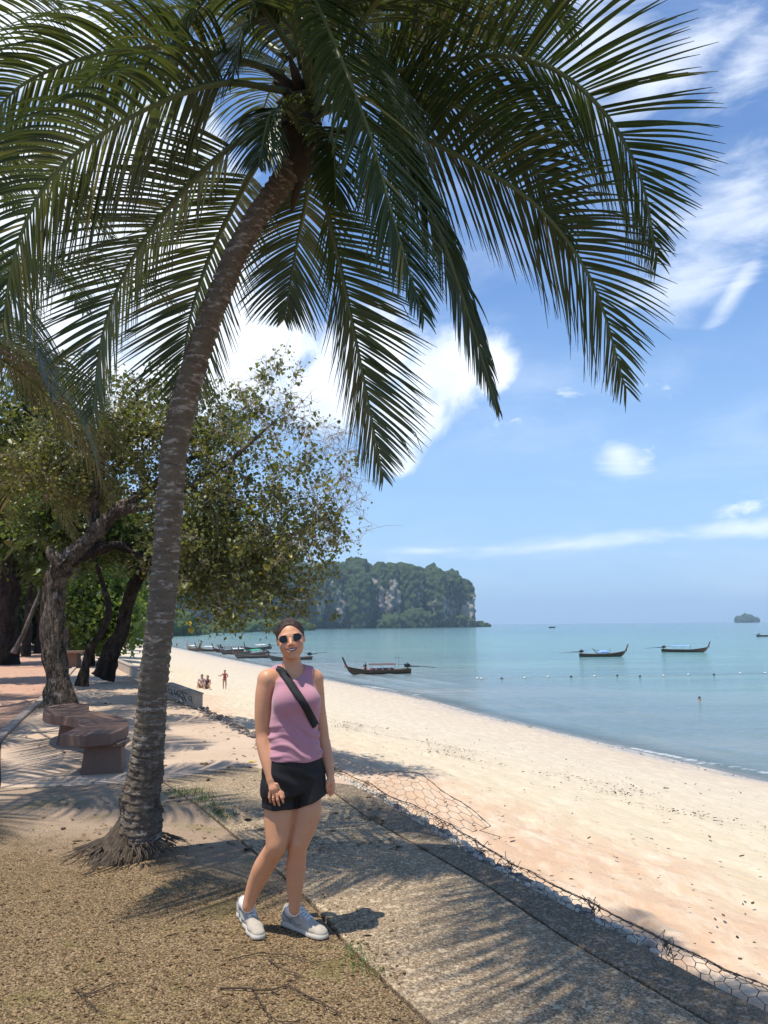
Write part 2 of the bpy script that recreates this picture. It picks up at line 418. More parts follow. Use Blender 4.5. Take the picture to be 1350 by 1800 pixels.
def m_dirt():
    """dry ground under the palm: sandy cement thick with fallen palm flowers"""
    m, t = mat('littered ground'); pos = t.pos
    base = t.mix(t.noise(pos, 1.1, 5, 0.6), (0.32, 0.22, 0.15), (0.46, 0.345, 0.24))
    v = t.new('ShaderNodeTexVoronoi'); t.put(v.inputs['Vector'], t.mapping(pos, sc=(1, 1.0, 1))); v.inputs['Scale'].default_value = 120
    r = t.new('ShaderNodeSeparateColor'); t.put(r.inputs[0], v.outputs['Color'])
    seed = t.ramp(r.outputs[0], [(0.0, (0.050, 0.032, 0.016)), (0.4, (0.135, 0.088, 0.042)), (0.75, (0.245, 0.165, 0.080)), (1.0, (0.42, 0.30, 0.165))])
    sp = t.new('ShaderNodeSeparateXYZ'); t.put(sp.inputs[0], pos)
    # thickest near the camera, thinning towards the palm and the joint
    k = t.math('SUBTRACT', t.math('ADD', 4.75, t.math('MULTIPLY', t.noise(pos, 1.6, 5, 0.65), 1.6)), t.math('ADD', sp.outputs[1], t.math('MULTIPLY', sp.outputs[0], 0.55)))
    cov = t.mapr(k, -0.1, 1.2, 0.12, 1.0, smooth=True)
    cov = t.math('MULTIPLY', cov, t.mapr(r.outputs[1], 0.0, 0.35, 0.55, 1.0))
    c = t.mix(cov, base, seed)
    c = t.mix(t.mapr(t.noise(pos, 2.3, 6, 0.7), 0.55, 0.72, 0.0, 0.55), c, (0.10, 0.072, 0.03))
    c = t.mix(t.math('MULTIPLY', t.mapr(t.noise(pos, 1.7, 4, 0.6, 0.4), 0.56, 0.68), 0.45), c, (0.17, 0.15, 0.045))
    P(t, col=c, rough=0.95, spec=0.15)
    h = t.math('ADD', t.math('MULTIPLY', v.outputs['Distance'], -0.8), t.math('MULTIPLY', t.noise(pos, 14, 5, 0.7), 0.8))
    P(t, nrm=t.bump(h, 0.9, 0.014))
    return m
M_dirt = m_dirt()
def m_plaza():
    m, t = mat('sandy cement paving'); pos = t.pos
    c = t.mix(t.noise(pos, 0.7, 6, 0.62), (0.40, 0.285, 0.20), (0.54, 0.42, 0.31))
    c = t.mix(t.mapr(t.noise(pos, 55, 3, 0.7), 0.55, 0.75, 0, 0.6), c, (0.26, 0.18, 0.12))
    c = t.mix(t.mapr(t.noise(pos, 3.1, 6, 0.7), 0.56, 0.7, 0, 0.6), c, (0.24, 0.165, 0.10))
    P(t, col=c, rough=0.92, spec=0.2, nrm=t.bump(t.math('ADD', t.noise(pos, 30, 4, 0.6), t.noise(pos, 4, 4, 0.6)), 0.5, 0.01))
    return m
M_plaza = m_plaza()
def m_red():
    m, t = mat('red cement path'); pos = t.pos
    c = t.mix(t.noise(pos, 0.8, 6, 0.62), (0.37, 0.205, 0.135), (0.50, 0.315, 0.22))
    c = t.mix(t.mapr(t.noise(pos, 6, 5, 0.7), 0.55, 0.75, 0, 0.5), c, (0.52, 0.37, 0.27))
    P(t, col=c, rough=0.9, spec=0.2, nrm=t.bump(t.noise(pos, 35, 4, 0.6), 0.4, 0.006))
    return m
M_red = m_red()
M_kerb = simple('kerb cement', (0.38, 0.30, 0.24), 0.9, 0.25, 6, 0.5, bdist=0.008)
M_soil = simple('forest floor', (0.20, 0.13, 0.085), 0.95, 0.45, 2, 0.6, bdist=0.03)
# base ground sheet (seen only in the joints and under the far trees)
gy = np.concatenate([np.arange(-8, 30, 1.0), np.arange(30, 420, 8.0)]); gx = np.linspace(0, 1, 30)
GY, GX = np.meshgrid(gy, gx, indexing='ij'); ED = xe(GY); LX = ED-0.03-(60+GY*1.2)*(GX**1.5)
gz = -0.03 + np.clip((GY-45)*0.004, 0, 3)
mesh_ground = mesh_np('ground', np.stack([LX, GY, gz], -1), grid_faces(len(gy), 30), M_soil)
tag(mesh_ground, 'brown earth under the shade trees', kind='structure')
# paving slabs with open joints
def pg(*pp): return [tuple(G(a, b).xy) for a, b in pp]
def edge_between(y0, y1, off, n=14):
    return [(float(xe(y))-off, float(y)) for y in np.linspace(y0, y1, n)]
j1 = [tuple(G(a, b).xy) for a, b in ((282,1371),(352,1418),(430,1483),(488,1530),(543,1583),(612,1662),(700,1748),(762,1805))]
d1 = Vector(j1[-1])-Vector(j1[-2]); j1.append(tuple(Vector(j1[-1])+d1*4.5))
j2 = [tuple(G(a, b).xy) for a, b in ((640,1432),(745,1492),(860,1558),(1000,1652),(1130,1727),(1280,1815))]
d2 = Vector(j2[-1])-Vector(j2[-2]); j2.append(tuple(Vector(j2[-1])+d2*5))
y_end = 8.35
pav = thing('pavement', (0, 4, 0)); tag(pav, 'paved promenade above the beach', kind='structure')
def slab(poly, m, z=0.0, gap=0.012, parent=pav, name='paving_slab'):
    # shrink the outline a little so a joint stays open, then a fine top
    c = Vector((sum(p[0] for p in poly)/len(poly), sum(p[1] for p in poly)/len(poly)))
    pl = []
    n = len(poly)
    ar = sum(poly[i][0]*poly[(i+1) % n][1]-poly[(i+1) % n][0]*poly[i][1] for i in range(n))
    if ar < 0: poly = poly[::-1]
    for i in range(n):
        a, b, d = Vector(poly[i-1]), Vector(poly[i]), Vector(poly[(i+1) % n])
        e1 = (b-a).normalized(); e2 = (d-b).normalized()
        nn = Vector((-(e1.y+e2.y), e1.x+e2.x)); nn = nn.normalized() if nn.length > 1e-4 else Vector((0, 0))
        pl.append(tuple(b+nn*gap))
    o = MB().prism(pl, z-0.10, z).build(name, m, parent)
    b = o.modifiers.new('bevel', 'BEVEL'); b.width = 0.006; b.segments = 2; b.limit_method = 'ANGLE'; b.angle_limit = R(50)
    return o
near_e = edge_between(0.3, 3.6, 0.012, 5)
# joint line that closes the dirt ground on the far side
cross = [tuple(G(a, b).xy) for a, b in ((-420,1400),(0,1385),(120,1381),(205,1376),(282,1371))]
slab([(-6.0, 0.2), (j1[-1][0], 0.2)] + [p for p in j1[::-1] if p[1] > 0.25] + cross[::-1][1:] + [(-8, cross[0][1])], M_dirt)
rgt = [p for p in j1 if p[1] > 0.25]
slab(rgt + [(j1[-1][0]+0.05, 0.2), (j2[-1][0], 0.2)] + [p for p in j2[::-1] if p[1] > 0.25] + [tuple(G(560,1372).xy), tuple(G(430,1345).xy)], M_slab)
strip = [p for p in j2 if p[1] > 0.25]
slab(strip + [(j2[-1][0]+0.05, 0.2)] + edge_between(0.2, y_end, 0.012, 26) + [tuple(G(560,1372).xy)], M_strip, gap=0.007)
# mid paving up to the parapet, in bays
ker = [tuple(G(a, b).xy) for a, b in ((-60,1352),(0,1306),(34,1271),(80,1230),(112,1200),(136,1172),(150,1150),(163,1132))]
e_mid = edge_between(y_end, 15.5, 0.012, 12); e_far = edge_between(15.5, 36.0, 0.012, 10)
slab(cross[1:] + [tuple(G(430,1345).xy), tuple(G(560,1372).xy)] + e_mid + [ker[3], ker[2], ker[1]], M_plaza)
slab([ker[3]] + e_mid[-1:] + e_far + [ker[6], ker[5], ker[4]], M_plaza, z=0.0)
slab([cross[0], cross[1], ker[1], (ker[0][0], ker[0][1])], M_red, gap=0.012)
# the red path beyond the kerb
pth = MB().prism([(k[0]-0.14, k[1]) for k in ker] + [(ker[-1][0]-30, ker[-1][1]+5), (-30, 7.5)], -0.11, -0.002).build('path', M_red)
tag(pth, 'reddish cement footpath running under the trees', kind='structure')
kb = MB()
for i in range(len(ker)-1):
    a, b = Vector(ker[i]), Vector(ker[i+1]); d = (b-a); L = d.length; d.normalize(); nrm = Vector((-d.y, d.x))*0.075
    n = max(1, int(L/1.1))
    for q in range(n):
        s0 = a+d*(L*q/n+0.006); s1 = a+d*(L*(q+1)/n-0.006)
        kb.prism([tuple(s0), tuple(s1), tuple(s1+nrm*1.9), tuple(s0+nrm*1.9)], -0.06, 0.055+random.uniform(-.008, .008))
tag(kb.build('kerb', M_kerb, bevel=0.012), 'low cement kerb along the red path', kind='structure')
# ---- sea wall under the edge
wy = np.concatenate([np.linspace(-6, 36, 90), np.linspace(40, 330, 30)])
wx = xe(wy); sections = []
for y, x in zip(wy, wx):
    sections += [(x-0.16, y, -1.6), (x-0.16, y, -0.035), (x+0.0, y, -0.035), (x+0.05, y, -1.6)]
wv = np.array(sections); M_wall = simple('sea wall concrete', (0.36, 0.31, 0.26), 0.9, 0.3, 3, 0.5, bdist=0.01)
sw = mesh_np('sea_wall', wv, grid_faces(len(wy), 4), M_wall, smooth=False)
tag(sw, 'grey concrete sea wall holding up the edge of the promenade', 'wall')
# ---- parapet beyond the palm
def m_parapet():
    m, t = mat('scribbled parapet cement'); 
    c = t.mix(t.noise(t.obj, 5, 5, 0.6), (0.30, 0.235, 0.18), (0.50, 0.415, 0.33))
    P(t, col=c, rough=0.9, nrm=t.bump(t.noise(t.obj, 25, 4, 0.6), 0.4, 0.006)); return m
M_par = m_parapet(); M_ink = simple('faded black paint', (0.02, 0.018, 0.018), 0.8, 0.3, 20, 0)
M_pale = simple('pale plaster', (0.34, 0.27, 0.21), 0.9, 0.15, 12, 0.3)
p0, p1 = G(349, 1243), G(296, 1221)
def parapet(a, b, h0, h1, label):
    d = (b-a).normalized(); n = Vector((-d.y, d.x, 0)); root = thing('parapet_wall', a, label, 'wall')
    mb = MB(); w = 0.17
    bot = [a-n*w/2, b-n*w/2, b+n*w/2, a+n*w/2]
    vs = [(*p.xy, -0.02) for p in bot] + [(bot[0].x, bot[0].y, h0), (bot[1].x, bot[1].y, h1), (bot[2].x, bot[2].y, h1), (bot[3].x, bot[3].y, h0)]
    mb.add(vs, [(3,2,1,0),(4,5,6,7),(0,1,5,4),(1,2,6,5),(2,3,7,6),(3,0,4,7)])
    mb.build('wall_block', M_par, root, bevel=0.012)
    cp = MB(); w2 = 0.20
    q = [a-n*w2/2-d*0.01, b-n*w2/2+d*0.01, b+n*w2/2+d*0.01, a+n*w2/2-d*0.01]; hh = [h0, h1, h1, h0]
    cp.add([(*p.xy, z+0.002) for p, z in zip(q, hh)] + [(*p.xy, z+0.035) for p, z in zip(q, hh)], [(3,2,1,0),(4,5,6,7),(0,1,5,4),(1,2,6,5),(2,3,7,6),(3,0,4,7)])
    cp.build('coping', M_pale, root, bevel=0.006)
    return root, d, n
pr, pd_, pn = parapet(p0, p1, 0.25, 0.26, 'short pale parapet wall covered in black scribbles, right of the big palm trunk')
# scribbles: strokes lying on the promenade-side face
side = pn if (pn.dot(Vector((-1, -1, 0))) > 0) else -pn
L = (p1-p0).length; face0 = p0 + side*(0.085+0.003)
rs = random.Random(5)
def stroke(pts, r=0.009):
    mb = MB(); mb.tube([face0 + pd_*(u*L) + Vector((0, 0, v*0.25)) for u, v in pts], r, 5); return mb
scr = [[(0.06,0.25),(0.10,0.8),(0.16,0.75),(0.17,0.5),(0.10,0.45)], [(0.24,0.2),(0.3,0.55),(0.38,0.8),(0.46,0.62),(0.40,0.3),(0.3,0.25)],
       [(0.5,0.3),(0.53,0.8),(0.6,0.4),(0.66,0.82)], [(0.70,0.25),(0.76,0.7),(0.86,0.72),(0.84,0.4),(0.74,0.3)],
       [(0.30,0.45),(0.45,0.42),(0.6,0.5),(0.75,0.42)], [(0.88,0.2),(0.92,0.5),(0.96,0.82)], [(0.2,0.85),(0.35,0.9),(0.5,0.86)]]
for s_ in scr:
    pts = []
    for k in range(len(s_)-1):
        for q in range(4):
            f = q/4; pts.append((s_[k][0]*(1-f)+s_[k+1][0]*f, s_[k][1]*(1-f)+s_[k+1][1]*f))
    pts.append(s_[-1]); stroke(pts).build('graffiti_stroke', M_ink, pr)
parapet(G(256,1202)+Vector((0.1,0,0)), G(199,1170), 0.30, 0.30, 'long weathered parapet wall running off behind the big palm trunk')

# ---- headland
def m_cliff():
    m, t = mat('jungle cliff'); pos = t.pos
    rock = attr(t, 'rock'); cr = attr(t, 'crown')
    g = t.mix(t.noise(pos, 0.05, 5, 0.65), (0.030, 0.055, 0.022), (0.085, 0.115, 0.045))
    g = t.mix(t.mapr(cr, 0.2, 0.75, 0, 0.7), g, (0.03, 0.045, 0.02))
    strk = t.noise(t.mapping(pos, sc=(1, 1, 0.18)), 0.07, 5, 0.65)
    rc = t.ramp(strk, [(0.3, (0.14, 0.125, 0.11)), (0.5, (0.30, 0.265, 0.225)), (0.62, (0.46, 0.38, 0.29)), (0.72, (0.17, 0.15, 0.13))])
    f = t.mapr(t.math('ADD', rock, t.math('MULTIPLY', t.math('SUBTRACT', t.noise(t.mapping(pos, sc=(1, 1, 0.45)), 0.06, 5, 0.7), 0.5), 1.4)), 0.55, 0.7)
    c = t.mix(f, g, rc); P(t, col=c, rough=0.95, spec=0.1, nrm=t.bump(t.noise(pos, 0.25, 5, 0.7), 1.0, 3.0))
    return m
M_cliff = m_cliff()
def ico(sub):
    bm = bmesh.new(); bmesh.ops.create_icosphere(bm, subdivisions=sub, radius=1.0)
    V = np.array([v.co[:] for v in bm.verts]); F = np.array([[v.index for v in f.verts] for f in bm.faces]); bm.free(); return V, F
ICO = {k: ico(k) for k in (2, 3, 6, 7)}
def rock_mass(lst, sub, cell, seed0):
    Vs, Fs, ro, cr, off = [], [], [], [], 0
    for k, (cx, cy, rx, ry, top, rockw) in enumerate(lst):
        V0, F0 = ICO[sub]; V = V0.copy()
        h = top-SEA+12
        # superellipsoid-ish tower: steep flanks, domed top
        zz = V[:, 2]; rr = np.hypot(V[:, 0], V[:, 1])+1e-9
        prof = (1-np.abs(zz)**3.4)**(1/2.2)
        Q = np.stack([V[:, 0]/rr*prof, V[:, 1]/rr*prof, zz], 1)
        Q = np.stack([cx+Q[:, 0]*rx, cy+Q[:, 1]*ry, SEA-12+(Q[:, 2]*0.5+0.5)*h], 1)
        nrm = np.stack([V[:, 0]/rx, V[:, 1]/ry, V[:, 2]*0.9/(h/2)], 1); nrm /= np.linalg.norm(nrm, axis=1)[:, None]
        big = fbm(Q*np.array([1, 1, 0.35])/(h*0.28), 4, seed0+k)*h*0.34
        c1 = cellf1(Q/cell, seed0+k); tr = (0.62-c1)*cell*0.85
        # flutes running down the rock
        fl = fbm(Q*np.array([1, 1, 0.10])/(cell*1.8), 3, seed0+50)*cell*2.6
        Q = Q+nrm*(big+tr+fl)[:, None]
        steep = 1-np.abs(nrm[:, 2]); hz = (Q[:, 2]-SEA)/h
        rk = steep*0.60*rockw + 0.06*rockw + 0.5*fbm(Q*np.array([1, 1, 0.3])/(h*0.22), 3, seed0+80+k)*rockw*1.6 - np.clip(hz-0.72, 0, 1)*1.3
        Vs.append(Q); Fs.append(F0+off); off += len(V); ro.append(rk); cr.append(c1)
    return np.concatenate(Vs), np.concatenate(Fs), np.concatenate(ro), np.concatenate(cr)
def tow(px, pyt, wpx, D, rockw, deep=1.3):
    a = W(px, pyt, D); w = wpx/FP*D
    return (a.x, D, w, w*deep, a.z, rockw)
Dm = lambda px: 1650-(830-px)*1.05
tw = [tow(812,1018,21,1620,1.1,2.0), tow(790,1005,26,1600,0.9,1.6), tow(752,996,32,1560,1.25,1.4), tow(765,1002,24,1530,0.8), tow(711,997,30,1530,0.9,1.5),
      tow(675,996,27,1500,1.0,1.4), tow(649,993,19,1540,0.6), tow(612,983,38,1500,0.8,1.3), tow(575,988,36,1450,0.9), tow(630,1005,26,1440,0.7),
      tow(530,992,42,1400,0.9), tow(480,985,45,1350,1.0), tow(425,1000,45,1250,0.8), tow(370,1015,42,1150,0.8), tow(320,1010,45,1100,1.0), tow(265,990,50,1050,1.0), tow(200,985,70,950,1.0), tow(110,960,90,900,1.0),
      tow(735,1075,30,1490,0.3), tow(805,1083,16,1560,0.0), tow(820,1090,12,1570,0.0), tow(690,1082,26,1430,0.2), tow(775,1088,16,1530,0.1)]
V, F, ro, cr = rock_mass(tw, 6, 9.0, 30)
hl = mesh_np('headland', V, F, M_cliff, attrs={'rock': ro, 'crown': cr}, smooth=True); tag(hl, 'jungle covered limestone headland across the bay', kind='structure')
lw = [tow(300,1082,40,520,0.0), tow(262,1068,34,500,0.0), tow(330,1092,24,560,0.0), tow(235,1075,40,470,0.0), tow(350,1100,16,600,0.0), tow(190,1060,60,450,0.0), tow(400,1095,40,760,0.0,1.2), tow(450,1092,40,860,0.0,1.2),tow(510,1092,40,960,0.1,1.2)]
V, F, ro, cr = rock_mass(lw, 6, 5.0, 70)
m2_, t2 = mat('near hill woods')
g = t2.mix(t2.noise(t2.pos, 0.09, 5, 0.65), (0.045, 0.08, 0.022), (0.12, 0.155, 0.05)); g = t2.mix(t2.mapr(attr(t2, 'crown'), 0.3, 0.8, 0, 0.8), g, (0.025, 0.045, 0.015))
P(t2, col=g, rough=0.95, spec=0.1, nrm=t2.bump(t2.noise(t2.pos, 0.6, 5, 0.7), 1.0, 1.5))
tag(mesh_np('wooded_hills', V, F, m2_, attrs={'rock': ro, 'crown': cr}), 'low wooded hills at the far end of the beach', kind='structure')
V, F, ro, cr = rock_mass([tow(844,1093,6,1580,0.6,1.0), tow(854,1095,7,1590,0.6,1.0)], 6, 5.0, 90)
tag(mesh_np('rock_islet', V, F, M_cliff, attrs={'rock': ro, 'crown': cr}), 'tiny green rock islet off the tip of the headland', 'islet')
V, F, ro, cr = rock_mass([tow(1312,1081,12,4000,0.7,1.2), tow(1301,1084.5,8,4000,0.7,1.2), tow(1323,1084.5,8,4000,0.7,1.2)], 6, 12.0, 95)
tag(mesh_np('rock_islet', V, F, M_cliff, attrs={'rock': ro, 'crown': cr}), 'lone bushy rock island standing on the horizon', 'islet')
# ---- air
mh = bpy.data.materials.new('sea haze'); mh.use_nodes = True; th = NT(mh.node_tree); oh = th.new('ShaderNodeOutputMaterial')
pv = th.new('ShaderNodeVolumePrincipled'); pv.inputs['Color'].default_value = (0.58, 0.80, 1.0, 1); pv.inputs['Density'].default_value = 0.00012
pv.inputs['Anisotropy'].default_value = 0.1
th.l.new(pv.outputs[0], oh.inputs['Volume'])
hz = MB().box(((-3400+19500)/2, 4700, 120), (19500+3400, 9900, 280)).build('haze', mh); tag(hz, 'thin sea haze', kind='stuff')
S.cycles.volume_step_rate = 1.0
# ================================================================== PALMS
def m_leaf(name, c0, c1, c2, rough=0.42, transl=0.28, tcol=(0.22, 0.30, 0.05), spec=0.5):
    m, t = mat(name); tt = attr(t, 'tint')
    c = t.ramp(tt, [(0.0, c0), (0.5, c1), (0.93, c1), (1.0, c2)])
    P(t, col=c, rough=rough, spec=spec)
    tr = t.new('ShaderNodeBsdfTranslucent'); t.put(tr.inputs[0], t.mix(0.6, c, tcol, 'MIX'))
    mx = t.new('ShaderNodeMixShader'); mx.inputs[0].default_value = transl
    t.l.new(t.b.outputs[0], mx.inputs[1]); t.l.new(tr.outputs[0], mx.inputs[2]); t.l.new(mx.outputs[0], t.out.inputs[0])
    return m
M_frond = m_leaf('palm leaflet', (0.022, 0.036, 0.011), (0.042, 0.064, 0.017), (0.22, 0.18, 0.05), 0.32, 0.17, (0.22, 0.27, 0.03), spec=0.6)
M_rachis = simple('palm leaf stalk', (0.11, 0.125, 0.04), 0.5, 0.3, 4, 0.1)
M_dry = simple('dry palm sheath', (0.055, 0.042, 0.027), 0.9, 0.4, 14, 0.5)
def spline(pts, n):
    P_ = [Vector(p) for p in pts]; P_ = [P_[0]*2-P_[1]] + P_ + [P_[-1]*2-P_[-2]]
    out = []; m = len(P_)-3
    for i in range(n):
        u = i/(n-1)*m; k = min(int(u), m-1); f = u-k; a, b, c, d = P_[k:k+4]
        out.append(0.5*((2*b)+(c-a)*f+(2*a-5*b+4*c-d)*f*f+(3*b-a-3*c+d)*f**3))
    return out
def frond(parent, pts, nl=96, ll=1.05, droop=0.8, roll=0.0, base_r=0.024, seed=0, start=0.16, wd=0.0118, name='frond', lift=0.25, fan=1.0):
    rs = np.random.default_rng(seed+100)
    c = spline(pts, 44); cc = np.array([p[:] for p in c])
    seg = np.linalg.norm(np.diff(cc, axis=0), axis=1); cum = np.concatenate([[0], np.cumsum(seg)]); L = cum[-1]
    mb = MB(); mb.tube(c, [base_r*(1-0.9*(i/43))+0.003 for i in range(44)], 6)
    ra = mb.build(name, M_rachis, parent, smooth=True)
    hd = cc[-1]-cc[0]; hd[2] = 0
    if np.linalg.norm(hd) < 0.6: hd = cc[20]-cc[0]; hd[2] = 0
    hd /= np.linalg.norm(hd)+1e-9; side0 = np.array([hd[1], -hd[0], 0.0])
    nl = int(nl*1.05); NS = 8; ts = np.linspace(start, 0.995, nl); V = []; F = []; T_ = []; off = 0
    for sgn in (1, -1):
        for i, t0 in enumerate(ts):
            t = min(0.998, max(start, t0+rs.normal(0, 0.003)))
            if rs.random() < 0.03: continue
            s = t*L; x = np.array([np.interp(s, cum, cc[:, k]) for k in range(3)])
            x2 = np.array([np.interp(min(L, s+0.05), cum, cc[:, k]) for k in range(3)]); x1 = np.array([np.interp(max(0, s-0.05), cum, cc[:, k]) for k in range(3)])
            T = x2-x1; T /= np.linalg.norm(T)+1e-9
            Sd = side0-T*side0.dot(T); Sd /= np.linalg.norm(Sd)+1e-9; N = np.cross(Sd, T)
            if N[2] < 0 and abs(T[2]) < 0.98: N = -N
            cr, sr = math.cos(roll), math.sin(roll); Sd, N = Sd*cr+N*sr, N*cr-Sd*sr
            u = (t-start)/(1-start)
            ln = ll*(0.42+0.62*math.sin(math.pi*min(1, (u*0.86+0.16)))**0.8)*(1-0.55*max(0, u-0.72)/0.28)*rs.uniform(0.9, 1.08)
            fa = R(64-30*u)*fan
            d = Sd*sgn*math.sin(fa)+T*math.cos(fa)+N*(lift*(1-u*0.5)+rs.normal(0, 0.04))+rs.normal(0, 0.028, 3); d /= np.linalg.norm(d)
            w0 = wd*rs.uniform(0.8, 1.15)*(1-0.35*u); p = x.copy(); st = ln/NS
            kink = NS+5 if rs.random() > 0.04 else rs.integers(4, NS); wv = rs.uniform(0.75, 1.25)
            upn = N
            tint = rs.random()*0.92 if rs.random() > 0.03 else 1.0
            for k in range(NS+1):
                fr = k/NS
                w = w0*(0.55+0.45*min(1, fr*5))*(1-fr**2.2)+0.0012
                b = np.cross(d, upn); b /= np.linalg.norm(b)+1e-9; q = np.cross(b, d)
                V += [p+b*w+q*w*0.55, p, p-b*w+q*w*0.55]; T_ += [tint]*3
                if k < NS:
                    o = off+k*3; F += [(o, o+1, o+4, o+3), (o+1, o+2, o+5, o+4)]
                p = p+d*st
                g = droop*wv*(0.10+0.20*fr)*(1.5-abs(d[2]))
                if k == kink: g += 1.2
                d = d+np.array([0, 0, -1])*g+rs.normal(0, 0.012, 3); d /= np.linalg.norm(d)
            off += (NS+1)*3
    lf = mesh_np('leaflets', np.array(V), np.array(F), M_frond, ra, attrs={'tint': np.array(T_)}, smooth=False)
    lf['kind'] = 'stuff'
    return ra
def frond_dir(c, az, el, L, bend=1.0, n=7, rs=None):
    """a leaf that leaves the crown at an angle and bows down under its weight"""
    c = Vector(c); d = Vector((math.cos(az)*math.cos(el), math.sin(az)*math.cos(el), math.sin(el))); p = c.copy(); out = [p.copy()]
    for i in range(n-1):
        p = p+d*(L/(n-1)); out.append(p.copy())
        d = (d+Vector((0, 0, -1))*bend*(0.13+0.065*i)).normalized()
    return out
def m_trunk():
    m, t = mat('coconut trunk'); pos = t.obj
    rg = attr(t, 'ring'); ro = attr(t, 'rough')
    c = t.mix(t.noise(t.mapping(pos, sc=(1, 1, 2.5)), 5, 6, 0.65), (0.075, 0.056, 0.039), (0.215, 0.17, 0.122))
    c = t.mix(t.mapr(t.noise(t.mapping(pos, loc=(3, 1, 0), sc=(1, 1, 3)), 9, 6, 0.75), 0.53, 0.62, 0, 0.75), c, (0.46, 0.40, 0.335))
    c = t.mix(t.mapr(rg, 0.55, 1.0, 0, 0.75), c, (0.06, 0.045, 0.038))
    c = t.mix(t.math('MULTIPLY', ro, t.mapr(t.noise(pos, 16, 6, 0.7), 0.35, 0.6)), c, (0.10, 0.078, 0.065))
    cv = t.vor(t.mapping(t.mix(0.06, pos, t.noise(pos, 9, 3, 0.6, out=1), 'ADD'), sc=(1, 1, 1.5)), 24, 'DISTANCE_TO_EDGE')
    crk = t.math('MULTIPLY', t.mapr(cv, 0.0, 0.10, 1.0, 0.0), t.math('MULTIPLY', t.math('MULTIPLY_ADD', ro, 0.75, 0.05), t.mapr(t.noise(pos, 11, 4, 0.6), 0.4, 0.6)))
    c = t.mix(crk, c, (0.03, 0.022, 0.017))
    P(t, col=c, rough=0.93, spec=0.2)
    h = t.math('ADD', t.noise(t.mapping(pos, sc=(2.2, 2.2, 0.5)), 16, 5, 0.7), t.math('MULTIPLY', t.noise(pos, 50, 3, 0.6), 0.4))
    h = t.math('SUBTRACT', h, crk)
    P(t, nrm=t.bump(h, 0.9, 0.014)); return m
M_trunk = m_trunk()
def palm_trunk(parent, ctrl, NR=520, NC=64, ringsp=0.052, rough_to=0.9, seed=0, flare=True, mat_=None):
    """ctrl: list of (point, radius) from the ground up"""
    pts = spline([c[0] for c in ctrl], NR); rad = np.interp(np.linspace(0, 1, NR), np.linspace(0, 1, len(ctrl)), [c[1] for c in ctrl])
    p = np.array([q[:] for q in pts]); s = np.concatenate([[0], np.cumsum(np.linalg.norm(np.diff(p, axis=0), axis=1))])
    T = np.gradient(p, axis=0); T /= np.linalg.norm(T, axis=1)[:, None]
    X = np.cross(T, [0, 1, 0]); X /= np.linalg.norm(X, axis=1)[:, None]; Y = np.cross(T, X)
    a = np.linspace(0, 2*np.pi, NC, endpoint=False)
    Dv = X[:, None]*np.cos(a)[None, :, None]+Y[:, None]*np.sin(a)[None, :, None]
    ss = np.repeat(s[:, None], NC, 1); aa = np.repeat(a[None], NR, 0)
    N3 = np.stack([np.cos(aa)*1.2, np.sin(aa)*1.2, ss*2.2], -1)
    tilt = 0.10*np.sin(aa+ss*0.7)+0.5*fbm(np.stack([np.cos(aa), np.sin(aa), ss*1.4], -1), 3, seed+3)
    ph = (ss/ringsp+tilt*1.4+1.8*fbm(np.stack([ss*1.3, ss*0, ss*0], -1), 2, seed+8)); fr = ph-np.floor(ph)
    ring = np.clip(1-np.abs(fr-0.5)*6, 0, 1)
    rg_d = 0.009*fr-0.015*ring*(0.4+1.2*np.clip(fbm(N3*2.5, 3, seed+12)+0.4, 0, 1))
    rough = np.clip((rough_to-ss)/max(rough_to*0.6, .01), 0, 1)*np.clip(0.6+2*fbm(N3, 3, seed+9), 0, 1.2)
    chunk = cellf1(np.stack([np.cos(aa)*3.2, np.sin(aa)*3.2, ss*8.5], -1), seed+6)
    dis = rg_d*(1-rough*0.6)+0.022*fbm(N3*3, 4, seed)+0.012*fbm(N3*9, 3, seed+30)+rough*(0.055*(0.5-chunk)+0.035*fbm(N3*7, 3, seed+2))
    rr = rad[:, None]+dis
    V = p[:, None]+Dv*rr[..., None]
    o = mesh_np('trunk', V, grid_faces(NR, NC, wrap=True), mat_ or M_trunk, parent, attrs={'ring': (ring*(1-rough*.5)).ravel(), 'rough': rough.ravel()})
    return o, p, s

# ---- the big coconut palm
ty = lambda py: float(np.interp(py, [300, 700, 1000, 1510], [5.15, 5.58, 5.84, 5.92]))
TR = [(232,1512,44),(241,1486,40),(246,1455,36.5),(250,1400,32),(257,1350,28.5),(262,1300,26),(270,1200,24),(281,1100,23),(290,1000,22.5),(297,900,22.5),(306,800,22),(325,700,21.5),(355,600,20.5),(372,550,20),(393,500,19.5),(413,450,19),(440,400,18.5),(470,355,19),(497,318,20),(515,280,21)]
ctrl = []
for px, py, hw in TR:
    q = W(px, py, ty(py)); dz = (CR.transposed() @ (q-CV)).z
    ctrl.append((q, hw/FP*abs(dz)))
base_z = ctrl[0][0].z
big = thing('palm_tree', (ctrl[0][0].x, ctrl[0][0].y, 0), 'tall coconut palm with a ringed grey trunk leaning over the standing woman', 'palm tree')
palm_trunk(big, ctrl, rough_to=1.15)
